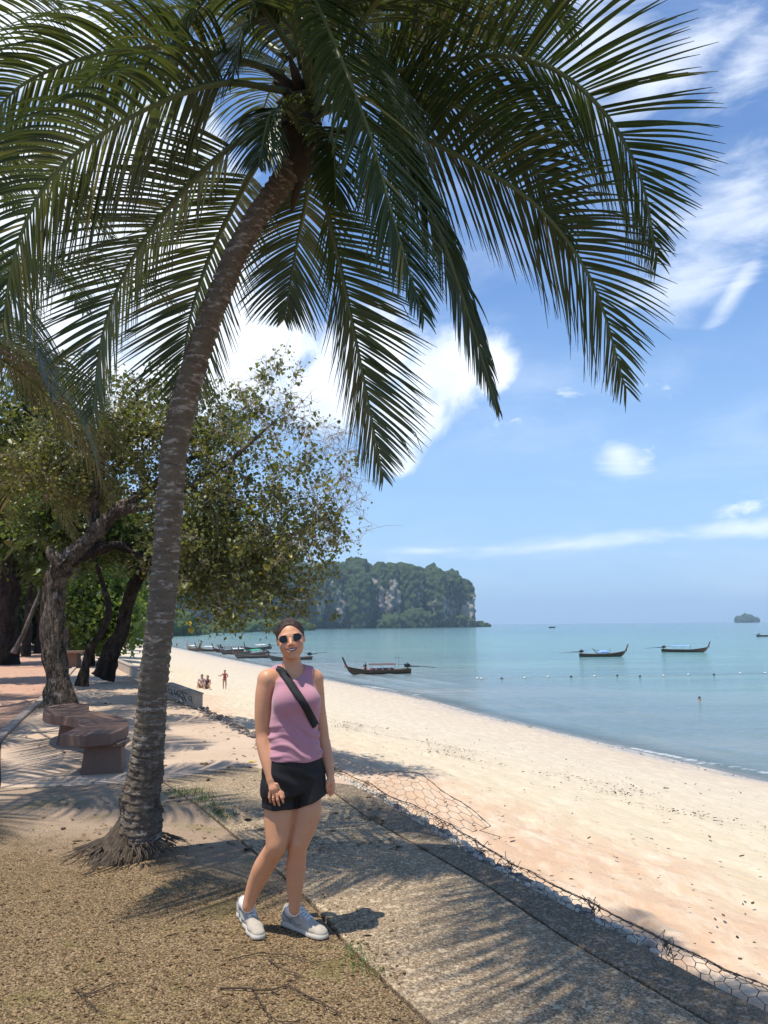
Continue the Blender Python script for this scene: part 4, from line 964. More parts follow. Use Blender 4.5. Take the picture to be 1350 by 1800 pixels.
# ================================================================== IMPLICIT BODIES
class SDF:
    def __init__(s, lo, hi, h, fill=1.0):
        s.lo = np.array(lo, float); s.h = h; n = np.ceil((np.array(hi)-s.lo)/h).astype(int)+1
        s.D = np.full(n, fill, np.float32); s.n = n
    def sub(s, lo, hi, pad):
        i0 = np.clip(np.floor((np.array(lo)-pad-s.lo)/s.h).astype(int), 0, s.n-1); i1 = np.clip(np.ceil((np.array(hi)+pad-s.lo)/s.h).astype(int)+1, 1, s.n)
        sl = tuple(slice(a, b) for a, b in zip(i0, i1))
        ax = [s.lo[k]+np.arange(i0[k], i1[k])*s.h for k in range(3)]
        X, Y, Z = np.meshgrid(*ax, indexing='ij'); return sl, X, Y, Z
    def _put(s, sl, d, k, cut=False):
        a = s.D[sl]
        if cut: d = -d; s.D[sl] = np.maximum(a, d) if k <= 0 else -s._smin(-a, -d, k)
        else: s.D[sl] = np.minimum(a, d) if k <= 0 else s._smin(a, d, k)
    @staticmethod
    def _smin(a, b, k):
        h = np.maximum(k-np.abs(a-b), 0)/k; return np.minimum(a, b)-h*h*k*0.25
    def cap(s, a, b, ra, rb, k=0.02, cut=False, sq=1.0, sdir=None):
        a, b = np.array(a[:], float), np.array(b[:], float); m = max(ra, rb)
        sl, X, Y, Z = s.sub(np.minimum(a, b)-m, np.maximum(a, b)+m, k+0.04)
        if 0 in s.D[sl].shape: return
        ab = b-a; L = ab.dot(ab)+1e-12; px, py, pz = X-a[0], Y-a[1], Z-a[2]
        t = np.clip((px*ab[0]+py*ab[1]+pz*ab[2])/L, 0, 1)
        qx, qy, qz = px-t*ab[0], py-t*ab[1], pz-t*ab[2]
        if sdir is not None:
            sd = np.array(sdir[:], float); sd /= np.linalg.norm(sd); c = qx*sd[0]+qy*sd[1]+qz*sd[2]
            qx, qy, qz = qx+sd[0]*c*(sq-1), qy+sd[1]*c*(sq-1), qz+sd[2]*c*(sq-1)
        s._put(sl, np.sqrt(qx*qx+qy*qy+qz*qz)-(ra+(rb-ra)*t), k, cut)
    def ell(s, c, r, k=0.02, M=None, cut=False):
        c = np.array(c[:], float); r = np.array(r, float); m = r.max()
        sl, X, Y, Z = s.sub(c-m, c+m, k+0.03)
        if 0 in s.D[sl].shape: return
        p = np.stack([X-c[0], Y-c[1], Z-c[2]], -1)
        if M is not None: p = p @ np.array(M)
        q = p/r; l = np.linalg.norm(q, axis=-1)+1e-9; l2 = np.linalg.norm(q/r, axis=-1)+1e-9
        s._put(sl, l*(l-1)/l2, k, cut)
    def stack(s, prof, yaw, k=0.02, off=0.0, fn=None, pw=2.4, z0=None, z1=None):
        """prof rows: z, cx, cy, half width, half depth; ellipses turned by yaw"""
        pr = np.array(prof, float); pr = pr[np.argsort(pr[:, 0])]; m = pr[:, 3:5].max()+0.03
        lo = np.array([pr[:, 1].min()-m, pr[:, 2].min()-m, (z0 if z0 is not None else pr[0, 0])]); hi = np.array([pr[:, 1].max()+m, pr[:, 2].max()+m, (z1 if z1 is not None else pr[-1, 0])])
        sl, X, Y, Z = s.sub(lo, hi, 0.06)
        z = Z[0, 0, :]; f = lambda c: np.interp(z, pr[:, 0], pr[:, c])[None, None, :]
        dx, dy = X-f(1), Y-f(2); c_, s_ = math.cos(yaw), math.sin(yaw); u, v = dx*c_+dy*s_, -dx*s_+dy*c_
        a, b = f(3)+off, f(4)+off
        d = ((np.abs(u)/a)**pw+(np.abs(v)/b)**pw)**(1/pw); d = (d-1)*np.minimum(a, b)*0.9
        if fn is not None: d = d+fn(X, Y, Z, u, v)
        lo_z = (lo[2]-Z); hi_z = Z-hi[2]; d = np.maximum(d, np.maximum(lo_z, hi_z))
        s._put(sl, d, k)
    def mesh(s):
        D = s.D; ins = D < 0; c = [ins[a:ins.shape[0]-1+a, b:ins.shape[1]-1+b, e:ins.shape[2]-1+e] for a in (0, 1) for b in (0, 1) for e in (0, 1)]
        al = c[0].copy(); an = c[0].copy()
        for q in c[1:]: al &= q; an |= q
        mx = an & ~al; idx = np.argwhere(mx); vid = np.full(mx.shape, -1, np.int32); vid[mx] = np.arange(len(idx))
        acc = np.zeros((len(idx), 3)); cnt = np.zeros(len(idx))
        cor = [np.array(q) for q in ((0,0,0),(1,0,0),(0,1,0),(1,1,0),(0,0,1),(1,0,1),(0,1,1),(1,1,1))]
        for a, b in ((0,1),(2,3),(4,5),(6,7),(0,2),(1,3),(4,6),(5,7),(0,4),(1,5),(2,6),(3,7)):
            ia, ib = idx+cor[a], idx+cor[b]; da = D[ia[:,0], ia[:,1], ia[:,2]]; db = D[ib[:,0], ib[:,1], ib[:,2]]
            cr = (da < 0) != (db < 0); t = np.where(cr, da/(da-db+1e-12), 0)
            acc += np.where(cr[:, None], cor[a]+t[:, None]*(cor[b]-cor[a]), 0); cnt += cr
        V = (idx+acc/cnt[:, None])*s.h+s.lo; F = []
        for ax in range(3):
            sl0 = [slice(None)]*3; sl1 = [slice(None)]*3; sl0[ax] = slice(0, -1); sl1[ax] = slice(1, None)
            A_, B_ = ins[tuple(sl0)], ins[tuple(sl1)]; e = np.argwhere(A_ != B_); o1, o2 = [(1, 2), (2, 0), (0, 1)][ax]
            ok = (e[:, o1] > 0) & (e[:, o2] > 0) & (e[:, o1] < D.shape[o1]-1) & (e[:, o2] < D.shape[o2]-1); e = e[ok]
            u = np.zeros(3, int); u[o1] = 1; v = np.zeros(3, int); v[o2] = 1
            q = [e-u-v, e-v, e, e-u]; ids = np.stack([vid[w[:,0], w[:,1], w[:,2]] for w in q], 1)
            fl = ~A_[e[:,0], e[:,1], e[:,2]]; ids[fl] = ids[fl][:, ::-1]; F.append(ids)
        F = np.concatenate(F); F = F[(F >= 0).all(1)]; return V, F
def relax(V, F, it=2, lam=0.5):
    for _ in range(it):
        acc = np.zeros_like(V); n = np.zeros(len(V))
        for a, b in ((0, 1), (1, 2), (2, 3), (3, 0)):
            np.add.at(acc, F[:, a], V[F[:, b]]); np.add.at(acc, F[:, b], V[F[:, a]]); np.add.at(n, F[:, a], 1); np.add.at(n, F[:, b], 1)
        V = V+lam*(acc/np.maximum(n, 1)[:, None]-V)
    return V
# ------------------------------------------------------------------ the woman
YB = 4.40
woman = thing('person', (-0.56, 4.40, 0), 'smiling woman in a pink tank top, black shorts and sunglasses standing by the palm', 'person')
def J(px, py, dy=0.0): return W(px, py, YB+dy)
yawT = R(24)            # chest turned towards the right of the photograph
fT = Vector((math.sin(yawT), -math.cos(yawT), 0)); rT = Vector((math.cos(yawT), math.sin(yawT), 0))
H = 0.0042
body = SDF((-0.98, 3.95, -0.02), (-0.18, 4.85, 1.74), H)
# torso profile from the photograph: row px, left px, right px, depth
def prow(py, xl, xr, dep, dy=0.0):
    a, b = J(xl, py, dy), J(xr, py, dy); c = (a+b)/2; hw = (b.x-a.x)/2
    # silhouette half width of a turned ellipse -> its own half width
    w2 = max(1e-4, (hw*hw-(dep*math.sin(yawT))**2))**0.5/math.cos(yawT)
    return (c.z, c.x, c.y, w2, dep)
TOR = [prow(1182,498,540,0.055,0.03), prow(1196,482,551,0.085,0.02), prow(1212,482,556,0.098,0.012), prow(1230,481,561,0.104,0.008), prow(1248,479,559,0.100,0.006), prow(1268,477,555,0.092,0.005), prow(1288,477.5,555.5,0.09,0.002),
       prow(1308,476,558,0.096,0), prow(1330,473,562,0.105,0.0), prow(1355,467,566,0.117,0.01), prow(1380,464,569,0.122,0.015), prow(1400,466,568,0.115,0.015)]
BTOR = [[r_[0], r_[1], r_[2], r_[3]*(0.84 if r_[0] < J(0,1348).z else 1), r_[4]*(0.80 if r_[0] < J(0,1348).z else 1)] for r_ in TOR]
body.stack(BTOR, yawT, k=0.0, z0=J(520,1380).z, z1=J(520,1182).z)
body.ell(J(503,1232,-0.085), (0.056,0.05,0.055), 0.035); body.ell(J(541,1231,-0.065), (0.054,0.05,0.054), 0.035)
# shoulders, traps, neck
SR, SL = J(470,1194,-0.03), J(553,1193,0.07)
body.cap(J(490,1186,0.015), SR, 0.044, 0.050, 0.03); body.cap(J(534,1186,0.035), SL, 0.042, 0.046, 0.03)
body.cap(J(513,1174,0.03), J(480,1188,0.02), 0.036, 0.035, 0.03); body.cap(J(513,1174,0.03), J(547,1188,0.05), 0.034, 0.033, 0.03)
body.cap(J(514,1186,0.035), J(512,1148,0.012), 0.054, 0.047, 0.025)
# arms
def limb(s, pts, k=0.02):
    c = spline([p[0] for p in pts], 10*len(pts)); r = spline([Vector((p[1], 0, 0)) for p in pts], 10*len(pts))
    keep = s.D; s.D = np.full_like(keep, 1.0)
    for i in range(len(c)-1): s.cap(c[i], c[i+1], r[i].x, r[i+1].x, 0.0)
    s.D = s._smin(keep, s.D, k)
limb(body, [(SR, 0.050), (J(465,1215,-0.035), 0.049), (J(462,1245,-0.035), 0.045), (J(461,1275,-0.03), 0.040), (J(462,1292,-0.03), 0.038), (J(464,1312,-0.045), 0.039), (J(470,1340,-0.075), 0.034), (J(477,1370,-0.10), 0.0255)])
limb(body, [(SL, 0.046), (J(556,1215,0.09), 0.045), (J(559,1245,0.095), 0.042), (J(565,1278,0.095), 0.037), (J(568,1298,0.09), 0.035), (J(573,1320,0.07), 0.034), (J(577,1342,0.045), 0.029), (J(580,1360,0.025), 0.023)])
def hand(s, wrist, palm, tips, thumb, pw, sdir, kf=0.0035):
    s.cap(wrist, palm, 0.024, 0.030, 0.014, sq=1.6, sdir=sdir)
    for (a, b, c, r) in tips:
        s.cap(a, b, r*1.05, r, kf); s.cap(b, c, r, r*0.82, kf)
    for (a, b, r0, r1) in zip(thumb[:-1], thumb[1:], (0.013, 0.011, 0.009), (0.011, 0.009, 0.008)): s.cap(a, b, r0, r1, 0.006)
# her right hand (left in the photo): back of the hand to us, fingers down
HB = -0.115
hand(body, J(477,1370,-0.10), J(482,1386,HB), [
     (J(474.5,1393,HB-0.004), J(473.5,1402,HB-0.006), J(475.5,1410,HB+0.004), 0.0078),
     (J(480.5,1396,HB-0.008), J(480.5,1406,HB-0.012), J(483,1414.5,HB-0.004), 0.0084),
     (J(486.5,1396,HB-0.008), J(488,1406,HB-0.013), J(491,1415.5,HB-0.006), 0.0086),
     (J(492,1393,HB-0.004), J(495,1402,HB-0.012), J(498,1410.5,HB-0.01), 0.0084)],
     [J(487,1378,HB+0.0), J(493,1386,HB+0.005), J(497,1394,HB+0.0), J(498.5,1401,HB-0.004)], 1, Vector((0.35, -1, 0.1)))
HL = 0.02
hand(body, J(580,1360,0.025), J(582.5,1373,HL), [
     (J(579.5,1381,HL-0.012), J(578.5,1388,HL-0.016), J(576.5,1395,HL-0.012), 0.0082),
     (J(583,1383,HL-0.004), J(583,1391,HL-0.008), J(580.5,1398.5,HL-0.008), 0.0084),
     (J(585.5,1382,HL+0.010), J(586,1390,HL+0.008), J(583.5,1397,HL+0.004), 0.0080),
     (J(586.5,1379,HL+0.022), J(587.5,1386,HL+0.020), J(586,1392,HL+0.016), 0.0072)],
     [J(579,1368,HL-0.015), J(576,1375,HL-0.028), J(575,1382,HL-0.032), J(575,1388,HL-0.030)], 1, Vector((1, -0.25, 0)))
# legs
kneeR, kneeL = J(486,1486,-0.03), J(524.5,1484,0.0)
limb(body, [(J(496,1392,0.02), 0.074), (J(493,1420,0.0), 0.0865), (J(490,1450,-0.015), 0.077), (kneeR, 0.0585), (J(477,1502,0.01), 0.055), (J(463,1525,0.05), 0.056), (J(451,1550,0.085), 0.048), (J(441,1575,0.10), 0.037), (J(436,1592,0.105), 0.033)], 0.03)
limb(body, [(J(539,1392,0.035), 0.066), (J(541,1420,0.02), 0.0775), (J(535,1450,0.01), 0.069), (kneeL, 0.0545), (J(522,1502,0.015), 0.052), (J(520,1527,0.035), 0.0545), (J(519,1555,0.04), 0.045), (J(518,1580,0.045), 0.0345), (J(517.5,1598,0.05), 0.031)], 0.006)
body.ell(J(486,1485,-0.062), (0.030,0.026,0.036), 0.02); body.ell(J(524,1483,-0.030), (0.028,0.026,0.034), 0.02)
# head frame
HC = J(511.0, 1123.5, -0.01); rollH, yawH, pitH = R(9.0), R(6), R(-4)
HM = Matrix.Rotation(yawH, 3, 'Z') @ Matrix.Rotation(-rollH, 3, 'Y') @ Matrix.Rotation(pitH, 3, 'X')
def hp(x, y, z): return HC + HM @ Vector((x, -y, z))    # +y = out of the face
HMn = np.array(HM)
def hell(s, c, r, k=0.02, cut=False): s.ell(hp(*c), r, k, HMn, cut)
def hcap(s, a, b, ra, rb, k=0.01, cut=False): s.cap(hp(*a), hp(*b), ra, rb, k, cut)
hs = body
hell(hs, (0,-0.018,0.026), (0.072,0.090,0.083), 0.0); hell(hs, (0,0.018,-0.015), (0.069,0.066,0.086), 0.02)
hell(hs, (0,0.026,-0.060), (0.058,0.050,0.046), 0.02); hell(hs, (0,0.058,-0.097), (0.022,0.019,0.018), 0.02)
hell(hs, (0.038,0.054,-0.035), (0.025,0.025,0.022), 0.015); hell(hs, (-0.038,0.054,-0.035), (0.025,0.025,0.022), 0.015)
hcap(hs, (-0.034,0.068,0.016), (0.034,0.068,0.016), 0.011, 0.011, 0.015)
hcap(hs, (0,0.079,0.004), (0,0.101,-0.031), 0.0078, 0.0115, 0.007); hell(hs, (0.011,0.088,-0.036), (0.008,0.009,0.007), 0.006); hell(hs, (-0.011,0.088,-0.036), (0.008,0.009,0.007), 0.006)
hell(hs, (0.031,0.070,0.0), (0.016,0.010,0.010), 0.008, True); hell(hs, (-0.031,0.070,0.0), (0.016,0.010,0.010), 0.008, True)
# mouth: open smile; lips round a shallow slot
hell(hs, (0,0.066,-0.062), (0.033,0.018,0.020), 0.012)
for sx_ in (1, -1):
    hcap(hs, (0,0.085,-0.0555), (sx_*0.016,0.080,-0.053), 0.0036, 0.0034, 0.004); hcap(hs, (sx_*0.016,0.080,-0.053), (sx_*0.034,0.064,-0.043), 0.0034, 0.002, 0.004)
    hcap(hs, (0,0.082,-0.0735), (sx_*0.015,0.077,-0.069), 0.0046, 0.004, 0.005); hcap(hs, (sx_*0.015,0.077,-0.069), (sx_*0.034,0.064,-0.046), 0.004, 0.002, 0.004)
hell(hs, (0,0.080,-0.0615), (0.026,0.014,0.0068), 0.003, True)
for sx_ in (1, -1):
    hell(hs, (sx_*0.075,-0.006,-0.004), (0.008,0.016,0.025), 0.006); hell(hs, (sx_*0.081,-0.002,-0.004), (0.005,0.009,0.015), 0.003, True)
V, F = body.mesh(); V = relax(V, F, 2, 0.45)
V[:, 2] = np.maximum(V[:, 2], 0.03)
# skin tones by place: lips, knees, cheeks
loc = (V-np.array(HC)) @ HMn; lx, ly, lz = loc[:, 0], -loc[:, 1], loc[:, 2]
fbx = 1+0.10*fbm(V*18, 3, 4)[:, None]+0.07*fbm(V*55, 2, 6)[:, None]
colr = np.tile(np.array([[0.57, 0.275, 0.148]]), (len(V), 1))*fbx
g = lambda cx, cy, cz, r: np.exp(-((lx-cx)**2+(ly-cy)**2+(lz-cz)**2)/(r*r))
red = 0.55*(g(0.038,0.07,-0.035,0.022)+g(-0.038,0.07,-0.035,0.022)+0.8*g(0,0.1,-0.03,0.016))
mouth_z = -0.0635+0.5*np.clip(np.abs(lx)-0.005, 0, 1)**1.15
lips = ((np.abs(lz-mouth_z) < 0.0125-0.30*np.abs(lx)) & (ly > 0.06) & (np.abs(lx) < 0.035)).astype(float)
inside = ((np.abs(lz+0.0625) < 0.005) & (ly > 0.055) & (np.abs(lx) < 0.022) & (ly < 0.079)).astype(float)
colr = colr*(1-red[:, None]*np.array([[0.02, 0.30, 0.28]]))
colr = colr*(1-lips[:, None])+lips[:, None]*np.array([[0.40, 0.125, 0.115]])
colr = colr*(1-inside[:, None])+inside[:, None]*np.array([[0.08, 0.02, 0.02]])
# knuckles and nails stay subtle: a little redness on hands
for hc in (J(486,1402,HB), J(582,1386,HL)):
    w = np.exp(-np.sum((V-np.array(hc))**2, 1)/0.035**2)[:, None]; colr = colr*(1-w*np.array([[0.0, 0.16, 0.14]]))
m, t = mat('skin'); sc_ = attr(t, 'tone', 'Color')
P(t, col=sc_, rough=0.48, spec=0.45, sss=0.12, nrm=t.bump(t.noise(t.obj, 160, 3, 0.6), 0.12, 0.002))
t.b.inputs['Subsurface Radius'].default_value = (0.02, 0.008, 0.005); t.b.inputs['Subsurface Scale'].default_value = 0.35
M_skin = m
mesh_np('body', V, F, M_skin, woman, attrs={'tone': colr})
# ---- tank top
def wr_top(X, Y, Z, u, v):
    z = Z; w1 = np.clip((J(0,1255).z-z)/0.12, 0, 1)*np.clip((z-J(0,1335).z)/0.02, 0, 1)
    f = np.sin((z*1.0+u*0.22+0.03*np.sin(u*22))*2*np.pi/0.052+2.2*np.sin(u*9+v*6))
    f2 = np.sin((z+u*0.5)*2*np.pi/0.085+1.0*np.sin(u*14))
    return -0.0035*np.clip(f, -0.3, 1)*w1-0.003*f2*w1
top = SDF((-0.90, 4.1, 0.85), (-0.25, 4.75, 1.50), 0.0042)
TT = [list(r_) for r_ in TOR]
top.stack(TT, yawT, k=0.0, off=0.009, fn=wr_top, z0=J(520,1337).z, z1=J(520,1180).z)
top.ell(J(503,1232,-0.085), (0.063,0.056,0.061), 0.045); top.ell(J(541,1231,-0.065), (0.061,0.056,0.060), 0.045)
top.cap(J(490,1186,0.015), J(482,1188,0.01), 0.052, 0.052, 0.02); top.cap(J(534,1186,0.035), J(543,1187,0.045), 0.049, 0.050, 0.02)
top.cap(J(513,1174,0.03), J(484,1186,0.02), 0.044, 0.042, 0.02); top.cap(J(513,1174,0.03), J(545,1186,0.05), 0.042, 0.040, 0.02)
# neck opening and armholes
top.ell(J(514,1168,-0.04), (0.070,0.115,0.083), 0.004, cut=True)
nl_ = J(514,1160,0.0); top.cap(J(514,1196,0.02), J(513,1120,0.0), 0.0585, 0.07, 0.0, cut=True)
for (cx, py, dy, r) in ((459,1196,-0.04,(0.066,0.12,0.13)), (568,1196,0.07,(0.064,0.12,0.125))):
    top.ell(J(cx, py, dy), r, 0.004, cut=True)
# slanting hem: lower at the front right
sl, X, Y, Z = top.sub(top.lo, top.lo+top.h*(top.n-1), 0)
hemz = J(520,1331).z-0.012*np.sin((X+0.62)*9)-0.004*np.sin(X*40); top.D = np.maximum(top.D, (hemz-Z).astype(np.float32))
V, F = top.mesh(); V = relax(V, F, 1, 0.4)
m, t = mat('pink ribbed cotton'); pos = t.obj
c = t.mix(t.noise(pos, 14, 4, 0.6), (0.43, 0.20, 0.245), (0.48, 0.235, 0.28)); P(t, col=c, rough=0.85, spec=0.15, sheen=0.25)
wvn = t.new('ShaderNodeTexWave', wave_type='BANDS', bands_direction='X'); t.put(wvn.inputs['Vector'], pos); wvn.inputs['Scale'].default_value = 90; wvn.inputs['Distortion'].default_value = 0.6
P(t, nrm=t.bump(t.math('ADD', t.math('MULTIPLY', wvn.outputs['Fac'], 0.35), t.noise(pos, 9, 4, 0.6)), 0.5, 0.006))
M_top = m
mesh_np('tank_top', V, F, M_top, woman)
# ---- shorts
sh = SDF((-0.90, 4.1, 0.60), (-0.18, 4.80, 1.0), 0.0042)
def wr_sh(X, Y, Z, u, v): return -0.004*np.sin(u*38+Z*14+2*np.sin(Z*30))*np.clip((J(0,1345).z-Z)/0.06, 0, 1)
SHP = [prow(1322,474,561,0.105,0.0), prow(1345,469,565,0.112,0.005), prow(1370,467.5,567,0.112,0.010), prow(1385,468,568,0.105,0.010), prow(1398,470,567,0.095,0.010)]
sh.stack(SHP, yawT, k=0.0, off=0.004, fn=wr_sh, z0=J(520,1392).z, z1=J(520,1324).z)
sh.cap(J(494,1362,-0.004), J(491,1430,-0.014), 0.092, 0.099, 0.05); sh.cap(J(545,1362,0.018), J(548,1420,0.012), 0.085, 0.090, 0.012)
sl, X, Y, Z = sh.sub(sh.lo, sh.lo+sh.h*(sh.n-1), 0)
cx = J(520,1400).x; zl = J(490,1418).z-(X-cx)*0.02; zr = J(520,1421).z+(X-cx)*0.42
sh.D = np.maximum(sh.D, (np.where(X < cx, zl, zr)-Z-0.0025*np.sin(X*60)).astype(np.float32))
# crotch notch between the legs
sh.cap(J(521,1430,-0.25), J(521,1430,0.25), 0.022, 0.022, 0.006, cut=True)
V, F = sh.mesh(); V = relax(V, F, 1, 0.4)
M_short = simple('black running short cloth', (0.013, 0.012, 0.012), 0.65, 0.3, 20, 0.45, spec=0.3, bdist=0.004)
mesh_np('shorts', V, F, M_short, woman)
mb = MB(); hz0 = J(466,1350,-0.05)
mb.tube([J(471,1352,-0.10), J(468,1380,-0.105), J(466,1412,-0.09)], [0.002]*3, 4); mb.build('side_seam', simple('grey piping', (0.10, 0.10, 0.11), .6, .1), woman, smooth=True)
# ---- hair
hr = SDF(np.array(hp(0,0,0))-np.array([0.16,0.2,0.2]), np.array(hp(0,0,0))+np.array([0.16,0.2,0.17]), 0.0034)
hell(hr, (0,-0.022,0.032), (0.080,0.096,0.090), 0.0)
hell(hr, (0,-0.075,-0.02), (0.055,0.05,0.065), 0.03)
hell(hr, (0.012,-0.118,0.032), (0.036,0.032,0.036), 0.012)   # bun behind
# face opening: cut a big ellipsoid out in front, temples kept
hell(hr, (0,0.085,-0.030), (0.0690,0.105,0.108), 0.006, True)
hell(hr, (0,0.03,-0.115), (0.12,0.08,0.07), 0.01, True)
for sx_ in (1, -1): hcap(hr, (sx_*0.069,0.006,0.045), (sx_*0.073,0.004,0.004), 0.010, 0.005, 0.008)
V, F = hr.mesh(); V = relax(V, F, 1, 0.3)
lc = (V-np.array(HC)) @ HMn
V = V+((fbm(np.stack([lc[:, 0]*130, lc[:, 1]*12, lc[:, 2]*60], -1), 3, 3))*0.006)[:, None]*((V-np.array(hp(0,-0.02,0.02)))/0.09)
m, t = mat('dark brown hair'); n_ = t.noise(t.mapping(t.obj, sc=(6, 1, 2)), 60, 4, 0.7)
P(t, col=t.mix(n_, (0.018, 0.011, 0.008), (0.075, 0.045, 0.032)), rough=0.55, spec=0.3, nrm=t.bump(n_, 0.7, 0.003)); M_hair = m
hair = mesh_np('hair', V, F, M_hair, woman)
mb = MB(); rs = random.Random(9)
for i in range(110):
    a_ = rs.uniform(-1.5, 1.5); el = rs.uniform(0.1, 1.3)
    p = Vector((math.sin(a_)*0.079*math.cos(el*0.5), 0.045*math.cos(a_), 0.035+0.085*math.sin(el)))
    s0 = hp(*p); d = HM @ Vector((math.sin(a_)*rs.uniform(.2, 1), rs.uniform(-1, .3), rs.uniform(-.3, 0.6)))
    mb.tube([s0, s0+d*0.010, s0+d*0.02+Vector((rs.uniform(-.008, .008), 0, rs.uniform(-.006, .003)))], [0.0011, 0.0009, 0.0005], 3)
o = mb.build('flyaway_hairs', M_hair, hair, smooth=True); o['kind'] = 'stuff'
# ---- teeth
mb = MB(); pts = []
for i in range(9):
    x = -0.023+0.046*i/8; yv = 0.0785-13*x*x; pts.append((x, yv))
top_ = [hp(x, y, -0.0585+4*x*x) for x, y in pts]; bot_ = [hp(x, y, -0.0655+9*x*x) for x, y in pts]; bk = [hp(x, y-0.006, -0.0585+4*x*x) for x, y in pts]; bb = [hp(x, y-0.006, -0.0655+9*x*x) for x, y in pts]
n = 9; vs = top_+bot_+bk+bb; fs = [(i, i+1, n+i+1, n+i) for i in range(n-1)]+[(i+1, i, 2*n+i, 2*n+i+1) for i in range(n-1)]+[(n+i, n+i+1, 3*n+i+1, 3*n+i) for i in range(n-1)]
mb.add(vs, fs).build('teeth', simple('teeth', (0.85, 0.82, 0.75), 0.3, 0.05), woman, smooth=True)
# ---- sunglasses
sg = thing('sunglasses', (0, 0, 0)); sg.parent = woman; sg.location = HC-woman.location
M_lens, tl = mat('dark lens'); P(tl, col=(0.006, 0.006, 0.007), rough=0.10, spec=0.35)
M_frm, tf = mat('thin dark metal'); P(tf, col=(0.02, 0.012, 0.012), rough=0.3, metal=0.6)
for sx_ in (1, -1):
    c0 = (sx_*0.0355, 0.083, 0.0015); mb = MB(); NL = 26; rim = []
    for k in range(NL):
        a_ = 2*math.pi*k/NL; ca, sa = math.cos(a_), math.sin(a_)
        x = 0.0255*math.copysign(abs(ca)**0.85, ca); z = 0.0195*math.copysign(abs(sa)**0.9, sa)*(1.0 if sa > 0 else 1.06)
        rim.append((c0[0]+x, c0[1]-14*x*x*0.25-0.20*max(0, sx_*x)*0.6, c0[2]+z))
    cf = hp(c0[0], c0[1]+0.003, c0[2]); cb_ = hp(c0[0], c0[1]-0.001, c0[2])
    fr_ = [hp(*q) for q in rim]; bk_ = [hp(q[0], q[1]-0.0022, q[2]) for q in rim]
    mb.add([cf]+fr_, [(0, 1+k, 1+(k+1) % NL) for k in range(NL)]); mb.add([cb_]+bk_, [(0, 1+(k+1) % NL, 1+k) for k in range(NL)])
    mb.build('lens', M_lens, sg, smooth=True)
    mb = MB(); mb.tube(fr_+fr_[:1], 0.0013, 5, cap=False); mb.build('rim', M_frm, sg, smooth=True)
    mb = MB(); mb.tube([hp(sx_*0.061,0.076,0.005), hp(sx_*0.072,0.062,0.006), hp(sx_*0.078,0.03,0.004), hp(sx_*0.079,-0.005,0.002)], 0.0016, 5); mb.build('temple', M_frm, sg, smooth=True)
mb = MB(); mb.tube([hp(-0.0095,0.083,0.006), hp(0,0.0865,0.010), hp(0.0095,0.083,0.006)], 0.0014, 5); mb.build('bridge', M_frm, sg, smooth=True)
# ---- strap lying on the top, bag at the back
M_strap = simple('black webbing', (0.014, 0.014, 0.016), 0.8, 0.3, 60, 0.4, bdist=0.001)
def surf(px, py, S_=(top, body), lo=3.9, hi=4.8, off=0.004):
    """first point where the line of sight meets the clothes or body"""
    d = ray(px, py); best = None
    for y in np.arange(lo, hi, 0.003):
        p = CV+d*(y/d.y)
        for s_ in S_:
            i = np.round((np.array(p)-s_.lo)/s_.h).astype(int)
            if (i >= 0).all() and (i < s_.n).all() and s_.D[tuple(i)] < 0.001: return p-d.normalized()*off
    return None
ctr = [(486,1173.5),(493,1177),(499,1185),(507,1196),(515,1208),(523,1220),(531,1232),(539,1246),(546,1259),(552,1270),(556,1277)]
Lr, Rr_ = [], []
cs = spline([Vector((a_, b_, 0)) for a_, b_ in ctr], 34)
hw_ = 6.8
for i, q in enumerate(cs):
    a_, b_ = cs[max(i-1, 0)], cs[min(i+1, 33)]; tn = (b_-a_).normalized(); nn_ = Vector((-tn.y, tn.x, 0))
    hwq = hw_*min(1.0, 0.55+i*0.08)
    r = [surf(q.x+nn_.x*w_, q.y+nn_.y*w_) for w_ in (hwq, 0, -hwq)]
    if r[1] is None and not Lr: continue
    for z_ in range(3):
        if r[z_] is None:
            yy_ = (r[1] if r[1] is not None else Lr[-1][1]).y+0.012; w_ = (hwq, 0, -hwq)[z_]
            r[z_] = W(q.x+nn_.x*w_, q.y+nn_.y*w_, yy_)
    Lr.append(r)
# even out the depth along the strap so it bridges hollows
Yd = np.array([[x.y for x in r] for r in Lr]); 
for _ in range(3): Yd[1:-1] = np.minimum(Yd[1:-1], (Yd[:-2]+Yd[2:]+Yd[1:-1])/3)
vs = []; fs = []
for i, r in enumerate(Lr):
    for j_, x in enumerate(r):
        d = x-CV; p = CV+d*((Yd[i][j_]-0.002)/d.y); vs.append(p)
    for j_, x in enumerate(r):
        d = x-CV; p = CV+d*((Yd[i][j_]+0.003)/d.y); vs.append(p)
for i in range(len(Lr)-1):
    b = i*6; c_ = (i+1)*6
    fs += [(b, c_, c_+1, b+1), (b+1, c_+1, c_+2, b+2), (b+3, b+4, c_+4, c_+3), (b+4, b+5, c_+5, c_+4), (b, b+3, c_+3, c_), (b+2, c_+2, c_+5, b+5)]
MB().add(vs, fs).build('bag_strap', M_strap, woman, smooth=True)
mb = MB(); mb.tube([J(482,1177,0.045), J(470,1215,0.13), J(466,1260,0.14), J(468,1290,0.115)], [0.006, 0.012, 0.012, 0.012], 6); mb.build('rear_strap', M_strap, woman, smooth=True)
bag = SDF(np.array(J(484,1308,0.15))-0.13, np.array(J(484,1308,0.15))+0.13, 0.006)
bag.ell(J(484,1300,0.145), (0.085,0.035,0.06), 0.0); bag.cap(J(474,1300,0.14), J(496,1302,0.15), 0.045, 0.045, 0.02, sq=1.4, sdir=Vector((0, 1, 0)))
V, F = bag.mesh(); mesh_np('bag', V, F, M_strap, woman)
